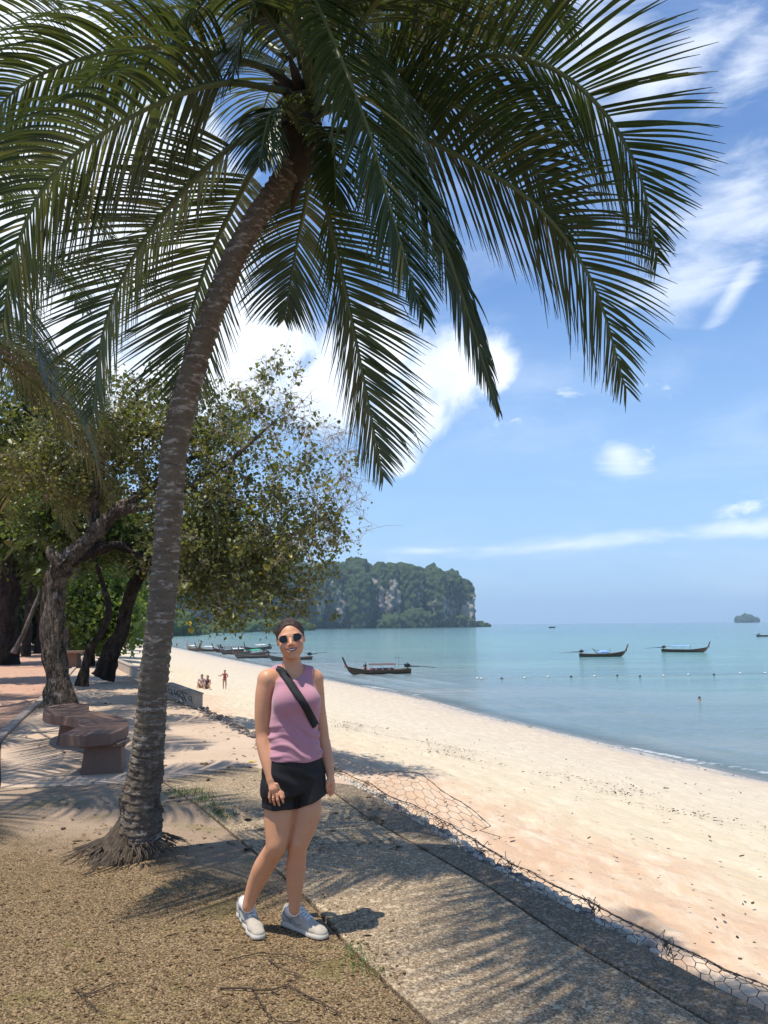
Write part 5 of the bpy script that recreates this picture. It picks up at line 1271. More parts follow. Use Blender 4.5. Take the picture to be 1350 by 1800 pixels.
# watch-less wrist; ring
mb = MB(); rc = J(480.5,1401.5,HB-0.010)
mb.tube([rc+Vector((math.cos(a_)*0.0097, math.sin(a_)*0.0097, 0)) for a_ in np.linspace(0, 2*math.pi, 13)], 0.0012, 5, cap=False)
mg, tg = mat('gold'); P(tg, col=(0.75, 0.5, 0.2), metal=1.0, rough=0.25); mb.build('ring', mg, woman, smooth=True)
# ---- shoes and socks
M_shoe = simple('white grey sneaker mesh', (0.40, 0.35, 0.28), 0.85, 0.3, 26, 0.6, bdist=0.002)
M_sole = simple('off white rubber sole', (0.52, 0.47, 0.39), 0.6, 0.12, 30, 0.2)
M_lace = simple('grey lace', (0.70, 0.70, 0.70), 0.8, 0.1); M_sock = simple('white sock', (0.76, 0.73, 0.70), 0.95, 0.06, 60, 0.4, bdist=0.002)
M_grey = simple('grey shoe overlay', (0.24, 0.24, 0.25), 0.6, 0.1)
def shoe(heel, toe, ankle, mir):
    f = (toe-heel); f.z = 0; L_ = f.length; f.normalize(); s_ = Vector((f.y, -f.x, 0))
    def q(u, v, z): return heel+f*(u*L_)+s_*v+Vector((0, 0, z))
    Mx = np.array([[f.x, s_.x, 0], [f.y, s_.y, 0], [0, 0, 1]])
    lo = np.minimum(np.array(heel), np.array(toe))-0.09; hi = np.maximum(np.array(heel), np.array(toe))+0.09; lo[2] = -0.01; hi[2] = 0.19
    up = SDF(lo, hi, 0.0034); 
    up.ell(q(0.13,0,0.050), (0.048,0.036,0.048), 0.0, Mx); up.cap(q(0.12,0,0.055), q(0.16,0,0.098), 0.034, 0.035, 0.02)
    up.cap(q(0.28,0,0.085), q(0.62,0,0.050), 0.036, 0.031, 0.02); up.ell(q(0.45,0,0.040), (0.10,0.040,0.040), 0.02, Mx)
    up.ell(q(0.76,mir*-0.002,0.034), (0.068,0.044,0.031), 0.02, Mx); up.ell(q(0.90,mir*-0.004,0.028), (0.036,0.036,0.024), 0.015, Mx)
    up.cap(q(0.07,0,0.080), q(0.065,0,0.094), 0.014, 0.012, 0.02)
    up.cap(q(0.16,0,0.115), q(0.19,0,0.18), 0.031, 0.040, 0.004, cut=True)
    up.D = np.maximum(up.D, (0.022-up.sub(up.lo, up.lo+up.h*(up.n-1), 0)[3]).astype(np.float32)[tuple(slice(0, k) for k in up.D.shape)])
    V, F = up.mesh(); V = relax(V, F, 1, 0.4); o = mesh_np('shoe', V, F, M_shoe, woman)
    so = SDF(lo, hi, 0.0034)
    for (u, v, rx, ry) in ((0.12,0,0.05,0.041), (0.30,0,0.06,0.039), (0.52,mir*0.002,0.07,0.041), (0.74,mir*-0.002,0.07,0.049), (0.90,mir*-0.004,0.04,0.041)): so.ell(q(u, v, 0.014), (rx, ry, 0.030), 0.02, Mx)
    sl, X, Y, Z = so.sub(so.lo, so.lo+so.h*(so.n-1), 0)
    U = ((X-heel.x)*f.x+(Y-heel.y)*f.y)/L_
    so.D = np.maximum(so.D, np.maximum(0.003+0.014*np.clip(U-0.8, 0, 1)**1.5*3-Z, Z-0.031-0.010*np.clip(0.4-U, 0, 1)).astype(np.float32))
    V, F = so.mesh(); V = relax(V, F, 1, 0.3); mesh_np('sole', V, F, M_sole, o)
    mb = MB()
    def topz(u, v):
        p = q(u, v, 0); i, j_ = int(round((p.x-up.lo[0])/up.h)), int(round((p.y-up.lo[1])/up.h)); c_ = up.D[min(max(i, 0), up.n[0]-1), min(max(j_, 0), up.n[1]-1)]
        k_ = np.where(c_ < 0)[0]; return up.lo[2]+(k_.max()+0.5)*up.h if len(k_) else 0.05
    def on(u, v): return q(u, v, topz(u, v)+0.0015)
    for k in range(6):
        u = 0.34+0.055*k
        mb.tube([on(u, -0.022), on(u+.008, -0.010), on(u+.015, 0), on(u+.022, 0.010), on(u+0.03, 0.022)], 0.0032, 5)
        mb.tube([on(u, 0.022), on(u+.008, 0.010), on(u+.015, 0)+Vector((0, 0, .002)), on(u+.022, -0.010), on(u+0.03, -0.022)], 0.0032, 5)
    for sg_ in (1, -1):
        mb.tube([on(0.35, 0)+Vector((0, 0, .004)), on(0.39, sg_*0.018)+Vector((0, 0, .012)), on(0.46, sg_*0.030)+Vector((0, 0, .004)), on(0.42, sg_*0.014)+Vector((0, 0, .004))], 0.0028, 5)
        mb.tube([on(0.36, 0)+Vector((0, 0, .004)), on(0.46, sg_*0.026)+Vector((0, 0, .004)), on(0.54, sg_*0.033)], 0.0026, 5)
    mb.build('laces', M_lace, o, smooth=True)
    mb = MB()
    for sg_ in (1, -1):
        mb.tube([q(0.30,sg_*0.037,0.060), q(0.42,sg_*0.040,0.044), q(0.55,sg_*0.040,0.048)], [0.005, 0.006, 0.003], 5)
        mb.tube([q(0.10,sg_*0.036,0.080), q(0.22,sg_*0.040,0.055), q(0.30,sg_*0.040,0.040)], [0.004, 0.006, 0.003], 5)
    mb.build('overlay', M_grey, o, smooth=True)
    sk = SDF(np.minimum(np.array(ankle), np.array(q(0.16,0,0.1)))-0.08, np.maximum(np.array(ankle), np.array(q(0.16,0,0.1)))+0.08, 0.0034)
    tgt = q(0.18, 0, 0.085); dv = (Vector(ankle)-tgt); sk.cap(tgt, tgt+dv*1.25, 0.0355, 0.0365, 0.0); 
    tp = (tgt+dv*1.02); dn = np.array(dv.normalized()); sl, X, Y, Z = sk.sub(sk.lo, sk.lo+sk.h*(sk.n-1), 0)
    sk.D = np.maximum(sk.D, ((X-tp.x)*dn[0]+(Y-tp.y)*dn[1]+(Z-tp.z)*dn[2]).astype(np.float32))
    V, F = sk.mesh(); mesh_np('sock', V, F, M_sock, woman)
shoe(G(424,1606), G(456,1655), J(436,1592,0.105), 1)
shoe(G(499,1624), G(573,1652), J(517.5,1598,0.05), -1)
# ================================================================== BENCHES
def m_terra():
    m, t = mat('brown painted cement'); pos = t.obj
    c = t.mix(t.noise(pos, 3, 6, 0.65), (0.115, 0.063, 0.042), (0.215, 0.135, 0.098))
    c = t.mix(t.mapr(t.noise(t.mapping(pos, sc=(1, 1, .3)), 6, 6, 0.75), 0.58, 0.72, 0, 0.7), c, (0.10, 0.06, 0.05))
    c = t.mix(t.mapr(t.noise(pos, 22, 5, 0.7), 0.62, 0.72, 0, 0.6), c, (0.46, 0.34, 0.29))
    P(t, col=c, rough=0.72, spec=0.35, nrm=t.bump(t.noise(pos, 30, 4, 0.6), 0.35, 0.006)); return m
M_terra = m_terra()
def smooth_poly(pts, n=6, sharp=()):
    out = []; N = len(pts)
    for i in range(N):
        a, b, c, d = (Vector(pts[(i+k) % N]) for k in (-1, 0, 1, 2))
        if i in sharp: a = b*2-c
        if (i+1) % N in sharp: d = c*2-b
        for q in range(n):
            f = q/n; out.append(tuple(0.5*((2*b)+(c-a)*f+(2*a-5*b+4*c-d)*f*f+(3*b-a-3*c+d)*f**3)))
    return out
seat = [G(a, b, 0.46).xy for a, b in ((106,1291),(150,1293),(196,1289),(222,1279),(226,1268),(212,1259),(186,1253),(160,1249.5),(156,1246),(157,1237.5),(132,1236.5),(104,1238.5),(82,1243),(75.5,1251),(88,1257),(116,1259.5),(136,1264),(141,1271),(130,1280))]
bench = thing('curved_bench', (G(150, 1345).x, G(150, 1345).y, 0), 'brown S-shaped cement bench on two pedestals beside the big palm trunk', 'bench')
sp = smooth_poly([tuple(p) for p in seat], 5, sharp=(0, 2, 8, 9))
o = MB().prism(sp, 0.335, 0.46).build('seat', M_terra, bench, bevel=0.008)
def pedestal(parent, c, rz, a, b):
    mb = MB(); mb.box((c.x, c.y, 0.165), (a, b, 0.345), rz, taper=0.84)
    mb.box((c.x, c.y, 0.315), (a*1.1, b*1.05, 0.045), rz)
    mb.build('pedestal', M_terra, parent, bevel=0.012)
pc = G(168, 1345, 0.1); pedestal(bench, Vector((pc.x+0.02, pc.y+0.22, 0)), R(12), 0.46, 0.44)
pc = G(122, 1300, 0.1); pedestal(bench, Vector((pc.x, pc.y+0.30, 0)), R(-20), 0.42, 0.40)
b2 = thing('cement_table', (G(128, 1173).x, G(128, 1173).y, 0), 'far square-topped cement table between the gnarled tree and the thin crooked tree', 'table')
c2 = G(127, 1174); MB().box((c2.x, c2.y, 0.66), (1.25, 1.0, 0.10)).build('tabletop', M_terra, b2, bevel=0.012)
MB().box((c2.x, c2.y, 0.305), (0.55, 0.5, 0.61), taper=0.9).build('pedestal', M_terra, b2, bevel=0.012)
# ================================================================== LONGTAIL BOATS
def m_hull(name, a, b):
    m, t = mat(name); pos = t.obj
    n = t.noise(t.mapping(pos, sc=(0.25, 1, 3)), 5, 6, 0.7)
    c = t.mix(n, a, b); sp_ = t.new('ShaderNodeSeparateXYZ'); t.put(sp_.inputs[0], pos)
    c = t.mix(t.mapr(sp_.outputs[2], 0.10, 0.16), (0.045, 0.035, 0.025), c)
    pl = t.math('PINGPONG', sp_.outputs[2], 0.09); c = t.mix(t.mapr(pl, 0.0, 0.012, 0.6, 0.0), c, (0.02, 0.015, 0.01))
    P(t, col=c, rough=0.6, spec=0.3, nrm=t.bump(n, 0.4, 0.01)); return m
M_h1 = m_hull('dark varnished hull', (0.055, 0.034, 0.02), (0.13, 0.085, 0.052)); M_h2 = m_hull('greyed wooden hull', (0.10, 0.08, 0.06), (0.22, 0.18, 0.14))
M_in = simple('boat inside wood', (0.24, 0.18, 0.12), 0.7, 0.3, 4, 0.2); M_blk = simple('black engine iron', (0.02, 0.02, 0.022), 0.5, 0.3, 10, 0)
M_metal = simple('dull steel pipe', (0.22, 0.22, 0.22), 0.4, 0.2, 10, 0, metal=0.6)
def tarp(name, c): return simple(name, c, 0.8, 0.15, 3, 0.2)
M_tg, M_tb, M_tw, M_tbr = tarp('green tarpaulin', (0.02, 0.34, 0.20)), tarp('light blue tarpaulin', (0.20, 0.34, 0.62)), tarp('off white tarpaulin', (0.60, 0.58, 0.53)), tarp('brown canopy', (0.10, 0.06, 0.05))
M_rib = simple('red prow ribbon', (0.45, 0.04, 0.06), 0.7, 0.2); M_red2 = simple('red seat cushions', (0.40, 0.07, 0.06), 0.7, 0.2)
def hull_sec(u):
    """u 0 stern .. 1 bow; half beam, bottom z, sheer z"""
    hb = 0.72*(math.sin(math.pi*min(1, (u*0.80+0.20)))**0.75)*(1-max(0, u-0.55)**2*2.2) if u < 0.999 else 0.02
    hb = max(0.03, min(0.72, hb if u > 0 else 0.4)); 
    if u > 0.85: hb *= (1-(u-0.85)/0.15*0.9)
    bot = -0.22+0.10*max(0, 0.25-u)/0.25+ (0.55*max(0, (u-0.86)/0.14)**1.6)
    sh_ = 0.46+0.12*(max(0, 0.3-u)/0.3)**2+0.55*max(0, (u-0.55)/0.45)**2.1
    return hb, bot, sh_
def boat(label, bow, stern, hull_m, roof=None, poles=True, people=0, Lw=8.4, group=None, mast=False, seats=False, tail_up=0.0):
    bw, st = G(*bow, SEA), G(*stern, SEA); d = bw-st; rz = math.atan2(d.y, d.x); L_ = Lw
    mid = (bw+st)/2
    root = thing('longtail_boat', (0, 0, 0), label, 'boat', group)
    NU_ = 30; V = []; F = []
    for i in range(NU_):
        u = i/(NU_-1); hb, bo, sh_ = hull_sec(u); x = (u-0.5)*L_+0.25*max(0, (u-0.8)/0.2)*0
        rk = 0.55*max(0, (u-0.85)/0.15)   # raked stem
        for k in range(9):
            a_ = -1+2*k/8; w = math.copysign(abs(a_)**0.7, a_)*hb; z = bo+(sh_-bo)*abs(a_)**2.2
            V.append((x+rk*(z-bo)*0.6, w, z))
    F = [tuple(f) for f in grid_faces(NU_, 9)]
    mb = MB().add(V, F); mb.add([V[k] for k in range(9)], [tuple(range(9))])
    o = mb.build('hull', hull_m, root, smooth=False, world=False); so_ = o.modifiers.new('thickness', 'SOLIDIFY'); so_.thickness = 0.04
    for sg in (1, -1):
        g_ = MB(); g_.tube([V[i*9+(8 if sg > 0 else 0)] for i in range(NU_)], 0.035, 5); g_.build('gunwale', M_in if hull_m is M_h2 else M_h1, root, world=False)
    fx = [((u-0.5)*L_, 0, 0.12) for u in (0.08, 0.8)]
    fl = MB(); fl.add([((0.06-0.5)*L_, -0.35, 0.14), ((0.5-0.5)*L_, -0.6, 0.12), ((0.82-0.5)*L_, -0.34, 0.22), ((0.82-0.5)*L_, 0.34, 0.22), (0, 0.6, 0.12), ((0.06-0.5)*L_, 0.35, 0.14)], [(0, 1, 2, 3, 4, 5)]); fl.build('floor_boards', M_in, root, world=False)
    tp = V[(NU_-1)*9+4]; bx = L_/2
    pr_ = MB(); pr_.tube([(bx-0.30, 0, 0.22), (bx+0.10, 0, 0.72), (bx+0.42, 0, 1.28), (bx+0.70, 0, 1.90), (bx+0.80, 0, 2.15)], [0.10, 0.12, 0.12, 0.11, 0.09], 6)
    pr_.build('prow', hull_m, root, world=False)
    rb = MB(); rb.tube([(bx+0.46, 0.0, 1.26), (bx+0.52, 0.10, 1.05), (bx+0.50, 0.09, 0.72)], [0.11, 0.05, 0.02], 5); rb.build('ribbon', M_rib, root, world=False)
    for u in (0.30, 0.42, 0.54, 0.66, 0.78):
        hb, _, s_ = hull_sec(u); MB().box(((u-0.5)*L_, 0, s_-0.12), (0.22, hb*1.9, 0.035)).build('thwart', M_in, root, world=False)
    x0, x1 = -0.22*L_, 0.14*L_; zt = 1.12
    if poles:
        for x in (x0, (x0+x1)/2, x1):
            for sg in (1, -1): MB().tube([(x, sg*0.58, 0.40), (x, sg*0.52, zt)], 0.022, 5).build('canopy_post', M_metal, root, world=False)
    if roof is not None:
        NR_ = 9; V2 = []
        for i in range(7):
            x = x0-0.15+(x1-x0+0.3)*i/6
            for k in range(NR_):
                a_ = -1+2*k/(NR_-1); V2.append((x, a_*0.66, zt+0.12*(1-a_*a_)+0.02*math.sin(i*2.1+k)))
        r_ = MB().add(V2, [tuple(f) for f in grid_faces(7, NR_)]).build('canopy', roof, root, world=False); q_ = r_.modifiers.new('t', 'SOLIDIFY'); q_.thickness = 0.04
    if seats:
        for i in range(7): MB().box((x0+0.2+i*0.42, 0, 0.62), (0.30, 0.9, 0.16)).build('cushion', M_red2 if i % 2 == 0 else M_tw, root, world=False)
    if mast:
        MB().tube([(-0.30*L_, 0.2, 0.4), (-0.30*L_, 0.2, 1.95)], 0.02, 5).build('mast', M_metal, root, world=False)
        MB().tube([(-0.27*L_, -0.2, 0.4), (-0.27*L_, -0.2, 1.95)], 0.02, 5).build('mast', M_metal, root, world=False)
        MB().box((-0.285*L_, 0, 1.96), (0.9, 0.06, 0.04)).build('mast_bar', M_metal, root, world=False)
    ex_ = -0.46*L_; en = MB(); en.box((ex_, 0, 0.92), (0.62, 0.34, 0.34)); en.box((ex_-0.02, 0.0, 1.13), (0.34, 0.26, 0.14)); en.tube([(ex_+0.1, 0.1, 1.1), (ex_+0.14, 0.1, 1.38)], 0.045, 6); en.tube([(ex_, 0, 0.45), (ex_, 0, 0.8)], 0.07, 6)
    en.box((ex_+0.36, 0, 0.98), (0.10, 0.38, 0.38)); e_o = en.build('engine', M_blk, root, world=False)
    sf = MB(); sf.tube([(ex_-0.25, 0, 0.90), (ex_-1.7, 0, 0.84+tail_up*.5), (ex_-3.6, 0, 0.62+tail_up)], [0.045, 0.035, 0.03], 6); sf.tube([(ex_-0.3, 0, 0.8), (ex_-1.6, 0, 0.78+tail_up*.4)], 0.03, 5)
    s_o = sf.build('propeller_shaft', M_blk, root, world=False)
    pp = MB()
    for k in range(3):
        a_ = k*2.094; pp.box((ex_-3.62, 0.10*math.cos(a_), 0.62+tail_up+0.10*math.sin(a_)), (0.02, 0.07, 0.16), M=Matrix.Rotation(a_-1.57, 3, 'X'))
    pp.build('propeller', M_metal, s_o, world=False)
    MB().tube([(ex_+0.3, 0, 1.0), (ex_+1.3, 0.1, 1.15)], 0.022, 5).build('tiller', M_blk, root, world=False)
    root.location = (mid.x, mid.y, SEA+0.02); root.rotation_euler = (R(random.uniform(-1.5, 1.5)), 0, rz)
    return root
def blen(bow, stern): return (G(*bow, SEA)-G(*stern, SEA)).length
def bt(label, bow, stern, *a_, **k): 
    return boat(label, bow, stern, *a_, Lw=blen(bow, stern)*0.98, **k)
bt('dark longtail boat moored closest to the beach with a low brown canopy and red seats', (612,1186.5), (722,1183.5), M_h1, roof=M_tbr, seats=True, mast=True)
bt('left boat of the two out in the bay, with a folded frame aboard', (1098,1154), (1018,1154.5), M_h1, roof=None, poles=False)
bt('longtail boat with a light blue canopy and tall dark prow out in the bay', (1243,1146.5), (1163,1145.5), M_h1, roof=M_tb)
bt('longtail boat cut off by the right edge of the photo', (1410,1117.5), (1330,1119), M_h1, roof=M_tbr)
GB = 'longtail boats beached in a row by the shore'
bt('leftmost beached longtail boat, farthest along the shore', (329,1141.5), (352,1144.5), M_h2, roof=M_tw, poles=True, group=GB)
bt('second beached longtail boat from the left with a white canopy', (345,1144.5), (392,1145.5), M_h1, roof=M_tw, group=GB)
bt('beached longtail boat with a brown canopy in the middle of the row', (377,1147), (428,1145.5), M_h1, roof=M_tbr, group=GB)
bt('beached longtail boat with a dark hull left of the green tarpaulin', (388,1150.5), (440,1149), M_h2, roof=M_tw, group=GB)
bt('beached longtail boat under a bright green tarpaulin', (420,1156), (466,1150), M_h2, roof=M_tg, group=GB)
bt('beached grey longtail boat showing left of the woman\'s face', (413,1157.5), (474,1156), M_h2, roof=None, poles=False, group=GB)
bt('beached longtail boat passing behind the woman\'s neck, its tail pointing seaward', (474,1162), (548,1159), M_h2, roof=None, poles=False, group=GB, tail_up=0.5)
bt('longtail boat at the back of the row, seen over the green tarpaulin', (430,1144), (476,1140), M_h1, roof=M_tw, group=GB)
# covers
o = bpy.data.objects
mc = MB(); p = G(1061, 1154, SEA)+Vector((0, 0, 0.62)); 
def drape(name, c, sx_, sy_, h, m, label, rz=0.0, cat='cover'):
    V = []
    for i in range(9):
        for k in range(7):
            a_, b_ = -1+2*i/8, -1+2*k/6; e = max(abs(a_), abs(b_)); V.append(Vector((a_*sx_, b_*sy_, h*(1-e**3)+0.05*math.sin(i*1.7+k*2.3))))
    M_ = Matrix.Rotation(rz, 3, 'Z'); V = [M_ @ v+c for v in V]
    ob = MB().add(V, [tuple(f) for f in grid_faces(9, 7)]).build(name, m, smooth=True); ob.modifiers.new('t', 'SOLIDIFY').thickness = 0.03
    return tag(ob, label, cat)
drape('tarpaulin', p, 0.95, 0.5, 0.45, M_tb, 'pale blue tarpaulin heaped amidships on the left boat in the bay')
# folded frame on that boat
q = G(1048, 1154, SEA); fr_ = MB(); fr_.tube([q+Vector((0.2, 0, 0.5)), q+Vector((-0.75, 0, 1.55))], 0.04, 5); fr_.tube([q+Vector((0.5, 0.2, 0.5)), q+Vector((-0.35, 0.2, 1.2)), q+Vector((1.5, 0.2, 0.75))], 0.04, 5)
fr_.tube([G(1070,1154,SEA)+Vector((0.3,0,0.5)), G(1070,1154,SEA)+Vector((0.3,0,1.5))], 0.03, 5)
tag(fr_.build('canopy_frame', M_blk), 'folded dark canopy frame lying on the left boat in the bay', 'frame')
# far motorboat with wake
fb = thing('speedboat', G(970, 1104, SEA), 'tiny far speedboat heading out near the horizon', 'boat'); c = G(970, 1104, SEA)
k = c.y/FP
MB().add([(c.x+a_*k, c.y+b_*k, SEA+z*k) for a_, b_, z in ((-5,-1.5,0),(5,-1.5,0.2),(7,0,2.2),(5,1.5,0.2),(-5,1.5,0),(-5,-2,2),(4.5,-2,2.3),(4.5,2,2.3),(-5,2,2))], [(0,1,6,5),(1,2,6),(2,3,7),(3,4,8,7),(4,0,5,8),(5,6,2,7,8)]).build('hull', M_blk, fb)
MB().box((c.x-0.5*k, c.y, SEA+3.4*k), (4*k, 2.4*k, 1.0*k)).build('canopy', M_tw, fb); MB().tube([(c.x-0.5*k, c.y, SEA+2*k), (c.x-0.5*k, c.y, SEA+3*k)], 0.35*k, 5).build('cabin_post', M_blk, fb)
# the white rope between the beached boat and the moored one: mooring lines
ml = MB(); a_ = G(560, 1157, SEA)+Vector((0,0,0.9)); b_ = W(597, 1161, G(612,1186,SEA).y)
M_rope = simple('grey rope', (0.18, 0.17, 0.15), 0.9, 0.2)
# ---- buoy line
M_bw = simple('white float', (0.60, 0.60, 0.58), 0.5, 0.1); M_bk = simple('dark float', (0.05, 0.05, 0.055), 0.6, 0.1)
bu = [(839,1193.5),(846,1193.7),(882,1193.2),(922,1192.5),(963,1190.5),(1004,1190.0),(1045,1189.3),(1085,1188.3),(1125,1189.3),(1166,1188.4),(1210,1186.6),(1255,1186.4),(1301,1184.3),(1345,1183.8)]
dark = (2, 5, 7, 8, 11); rope = []
for i, (px, py) in enumerate(bu):
    c = G(px, py, SEA); rope.append(c+Vector((0, 0, -0.01))); b_ = MB().ell(c+Vector((0, 0, 0.06)), (0.15, 0.13, 0.11), 10, 6); ob = b_.build('buoy', M_bk if i in dark else M_bw, smooth=True)
    ob.location = (0, 0, 0)
    tag(ob, ('dark' if i in dark else 'white')+' float on the swimming rope, '+('leftmost', 'second from left', 'third from left', 'fourth from left', 'fifth from left', 'sixth from left', 'seventh from left', 'eighth from left', 'sixth from right', 'fifth from right', 'fourth from right', 'third from right', 'second from right', 'rightmost')[i], 'buoy', 'floats on the swimming rope')
mb = MB(); mb.tube(rope, 0.03, 4); tag(mb.build('buoy_rope', M_rope, smooth=True), 'thin rope strung with floats across the shallow water', 'rope')
# ================================================================== PEOPLE ON THE BEACH
def mcol(n, c): return simple(n, c, 0.8, 0.1, 6, 0)
def skinm(n, c): return simple(n, c, 0.55, 0.08, 6, 0)
SK = skinm('tanned skin far', (0.40, 0.22, 0.145)); HR = mcol('dark hair far', (0.02, 0.015, 0.012))
def figure(name, label, c, sc, joints, clothes, h=0.016, hair=True, skin=None):
    """small far person: joints in metres about c (x right, y away, z up) at body height 1.7"""
    j = {k: Vector(v)*sc+c for k, v in joints.items()}; allv = np.array([v[:] for v in j.values()])
    root = thing('person', (c.x, c.y, c.z), label, 'person'); lo, hi = allv.min(0)-0.22, allv.max(0)+0.22
    s_ = SDF(lo, hi, h)
    def ch(ks, rs_, k=0.03, S_=None, off=0.0):
        for a_, b_, ra, rb in zip(ks[:-1], ks[1:], rs_[:-1], rs_[1:]): (S_ or s_).cap(j[a_], j[b_], ra*sc+off, rb*sc+off, k)
    sets = dict(torso=(['hip', 'waist', 'chest'], [0.135, 0.11, 0.135]), sh=(['sl', 'sr'], [0.065, 0.065]), neck=(['chest', 'head'], [0.07, 0.05]),
                al=(['sl', 'el', 'hl'], [0.052, 0.04, 0.03]), ar=(['sr', 'er', 'hr'], [0.052, 0.04, 0.03]), ll=(['hipl', 'kl', 'fl'], [0.09, 0.058, 0.038]), lr=(['hipr', 'kr', 'fr'], [0.09, 0.058, 0.038]))
    for k_ in sets: ch(*sets[k_])
    s_.ell(j['head'], (0.085*sc, 0.10*sc, 0.125*sc), 0.02); s_.ell(j['head']+Vector((0, -0.10, -0.02))*sc, (0.015*sc, 0.02*sc, 0.02*sc), 0.01)
    for f_ in ('fl', 'fr'): s_.cap(j[f_], j[f_]+Vector((0.02, -0.14, -0.03))*sc, 0.035*sc, 0.028*sc, 0.02)
    V, F = s_.mesh(); mesh_np('body', V, F, skin or SK, root)
    for nm, ks, ra, m_ in clothes:
        q = SDF(lo, hi, h)
        for k_ in ks.split():
            if k_ in sets: ch(sets[k_][0], [r_+ra for r_ in sets[k_][1]], 0.02, q)
            else:
                a_, b_ = k_.split('-'); q.cap(j[a_], j[a_].lerp(j[b_], 0.45), (0.09+ra)*sc, (0.085+ra)*sc, 0.02)
        V, F = q.mesh(); mesh_np(nm, V, F, m_, root)
    if hair:
        q = SDF(np.array(j['head'][:])-0.25, np.array(j['head'][:])+0.25, 0.012); q.ell(j['head']+Vector((0, 0.02, 0.03))*sc, (0.095*sc, 0.105*sc, 0.12*sc), 0); q.ell(j['head']+Vector((0, -0.11, -0.04))*sc, (0.085*sc, 0.085*sc, 0.11*sc), 0.0, cut=True)
        q.cap(j['head']+Vector((0, 0.09, 0.0))*sc, j['head']+Vector((0, 0.11, -0.20))*sc, 0.06*sc, 0.04*sc, 0.02)
        V, F = q.mesh(); mesh_np('hair', V, F, HR, root)
    return root
ST = dict(hip=(0,0,.95), waist=(0,0,1.12), chest=(0,0,1.34), head=(0,0,1.60), sl=(-.17,0,1.40), sr=(.17,0,1.40), el=(-.22,.03,1.12), hl=(-.24,-.02,.86), er=(.22,.03,1.12), hr=(.24,-.02,.86),
          hipl=(-.09,0,.92), kl=(-.10,-.02,.50), fl=(-.10,.02,.07), hipr=(.09,0,.92), kr=(.10,-.02,.50), fr=(.11,.02,.07))
SIT = dict(hip=(0,0,.14), waist=(0,.03,.32), chest=(0,.03,.54), head=(0.02,-.02,.80), sl=(-.17,.02,.60), sr=(.17,.02,.60), el=(-.24,-.06,.40), hl=(-.15,-.32,.42), er=(.24,-.04,.38), hr=(.22,-.26,.32),
           hipl=(-.09,-.04,.12), kl=(-.14,-.40,.38), fl=(-.14,-.60,.06), hipr=(.09,-.04,.12), kr=(.20,-.38,.36), fr=(.34,-.55,.06))
def beach_pt(px, py):
    """sand under a pixel: march down the line of sight"""
    d = ray(px, py)
    for y in np.arange(6, 300, 0.1):
        p = CV+d*(y/d.y); a_, b_ = float(xe(y)), float(xs_(y))
        if a_ < p.x and p.z <= float(beach_z((p.x-a_)/(b_-a_)))+0.0: return p
    return G(px, py, SEA+0.1)
S1 = dict(ST); S1.update(el=(-.36,-.05,1.22), hl=(-.58,-.10,1.28), er=(.27,.05,1.18), hr=(.10,-.02,1.02), kr=(.14,-.05,.50))
c = beach_pt(394.5, 1212.5); hgt_ = 33/FP*c.y
figure('p', 'slim person in a red swimsuit standing on the sand with one arm held out', c, hgt_/1.72, S1, [('swimsuit', 'torso', 0.012, mcol('red swimsuit', (0.30, 0.045, 0.04)))])
c = beach_pt(354, 1210); k_ = c.y/FP*24/0.95
figure('p', 'person in pale clothes sitting on the sand, left of the two seated together', c, k_, SIT, [('shirt', 'torso sh', 0.014, mcol('pale patterned shirt', (0.45, 0.36, 0.34)))])
c = beach_pt(362, 1210.5)+Vector((0.1, -0.15, 0)); k_ = c.y/FP*23/0.95
figure('p', 'dark-haired person sitting on the sand leaning towards the paler one', c, k_, SIT, [('shirt', 'torso', 0.014, mcol('dark bikini', (0.10, 0.07, 0.07))), ('shorts', 'hipl-kl hipr-kr', 0.01, mcol('beige shorts', (0.35, 0.28, 0.22)))])
for px, py, hh, lab, cl in ((218.5,1141,10,'tiny far person walking on the sand, left of a pair by the leaning tree',(0.03,0.03,0.04)), (223.5,1141.5,11,'tiny far person walking on the sand, right of a pair by the leaning tree',(0.25,0.05,0.05)), (310.5,1140,10,'tiny person wading in the shallows left of the beached boats',(0.05,0.05,0.06))):
    c = beach_pt(px, py); figure('p', lab, c, hh/FP*c.y/1.72, ST, [('clothes', 'torso', 0.02, mcol('far clothes', cl))], h=0.05*hh/FP*c.y/1.72+0.02)
# boatman on the nearest boat
bp = G(642, 1184.5, SEA); c = Vector((bp.x, bp.y, SEA+0.50))
figure('p', 'boatman in a dark shirt crouching in the bow of the nearest moored boat', c, 0.95, SIT, [('shirt', 'torso sh al', 0.015, mcol('teal dark shirt', (0.03, 0.06, 0.07))), ('trousers', 'hipl-kl hipr-kr', 0.012, mcol('dark trousers', (0.03, 0.03, 0.035)))])
# swimmer
c = G(1230, 1231, SEA); sw_ = thing('person', c, 'swimmer with only the dark-haired head and shoulders out of the water', 'person')
q = SDF(np.array(c)-0.6, np.array(c)+0.6, 0.02); q.ell(c+Vector((0, 0, 0.14)), (0.09, 0.10, 0.13), 0); q.cap(c+Vector((0, 0, 0.08)), c+Vector((0, 0, -0.1)), 0.07, 0.12, 0.03); q.cap(c+Vector((-0.2, 0, -0.06)), c+Vector((0.2, 0, -0.06)), 0.08, 0.08, 0.03)
q.cap(c+Vector((0.2, 0, -0.06)), c+Vector((0.5, -0.1, -0.02)), 0.05, 0.035, 0.03)
V, F = q.mesh(); mesh_np('body', V, F, SK, sw_)
q = SDF(np.array(c)-0.3, np.array(c)+0.4, 0.015); q.ell(c+Vector((0, 0.02, 0.18)), (0.10, 0.11, 0.12), 0); q.ell(c+Vector((0, -0.12, 0.10)), (0.08, 0.07, 0.10), 0, cut=True); V, F = q.mesh(); mesh_np('hair', V, F, HR, sw_)
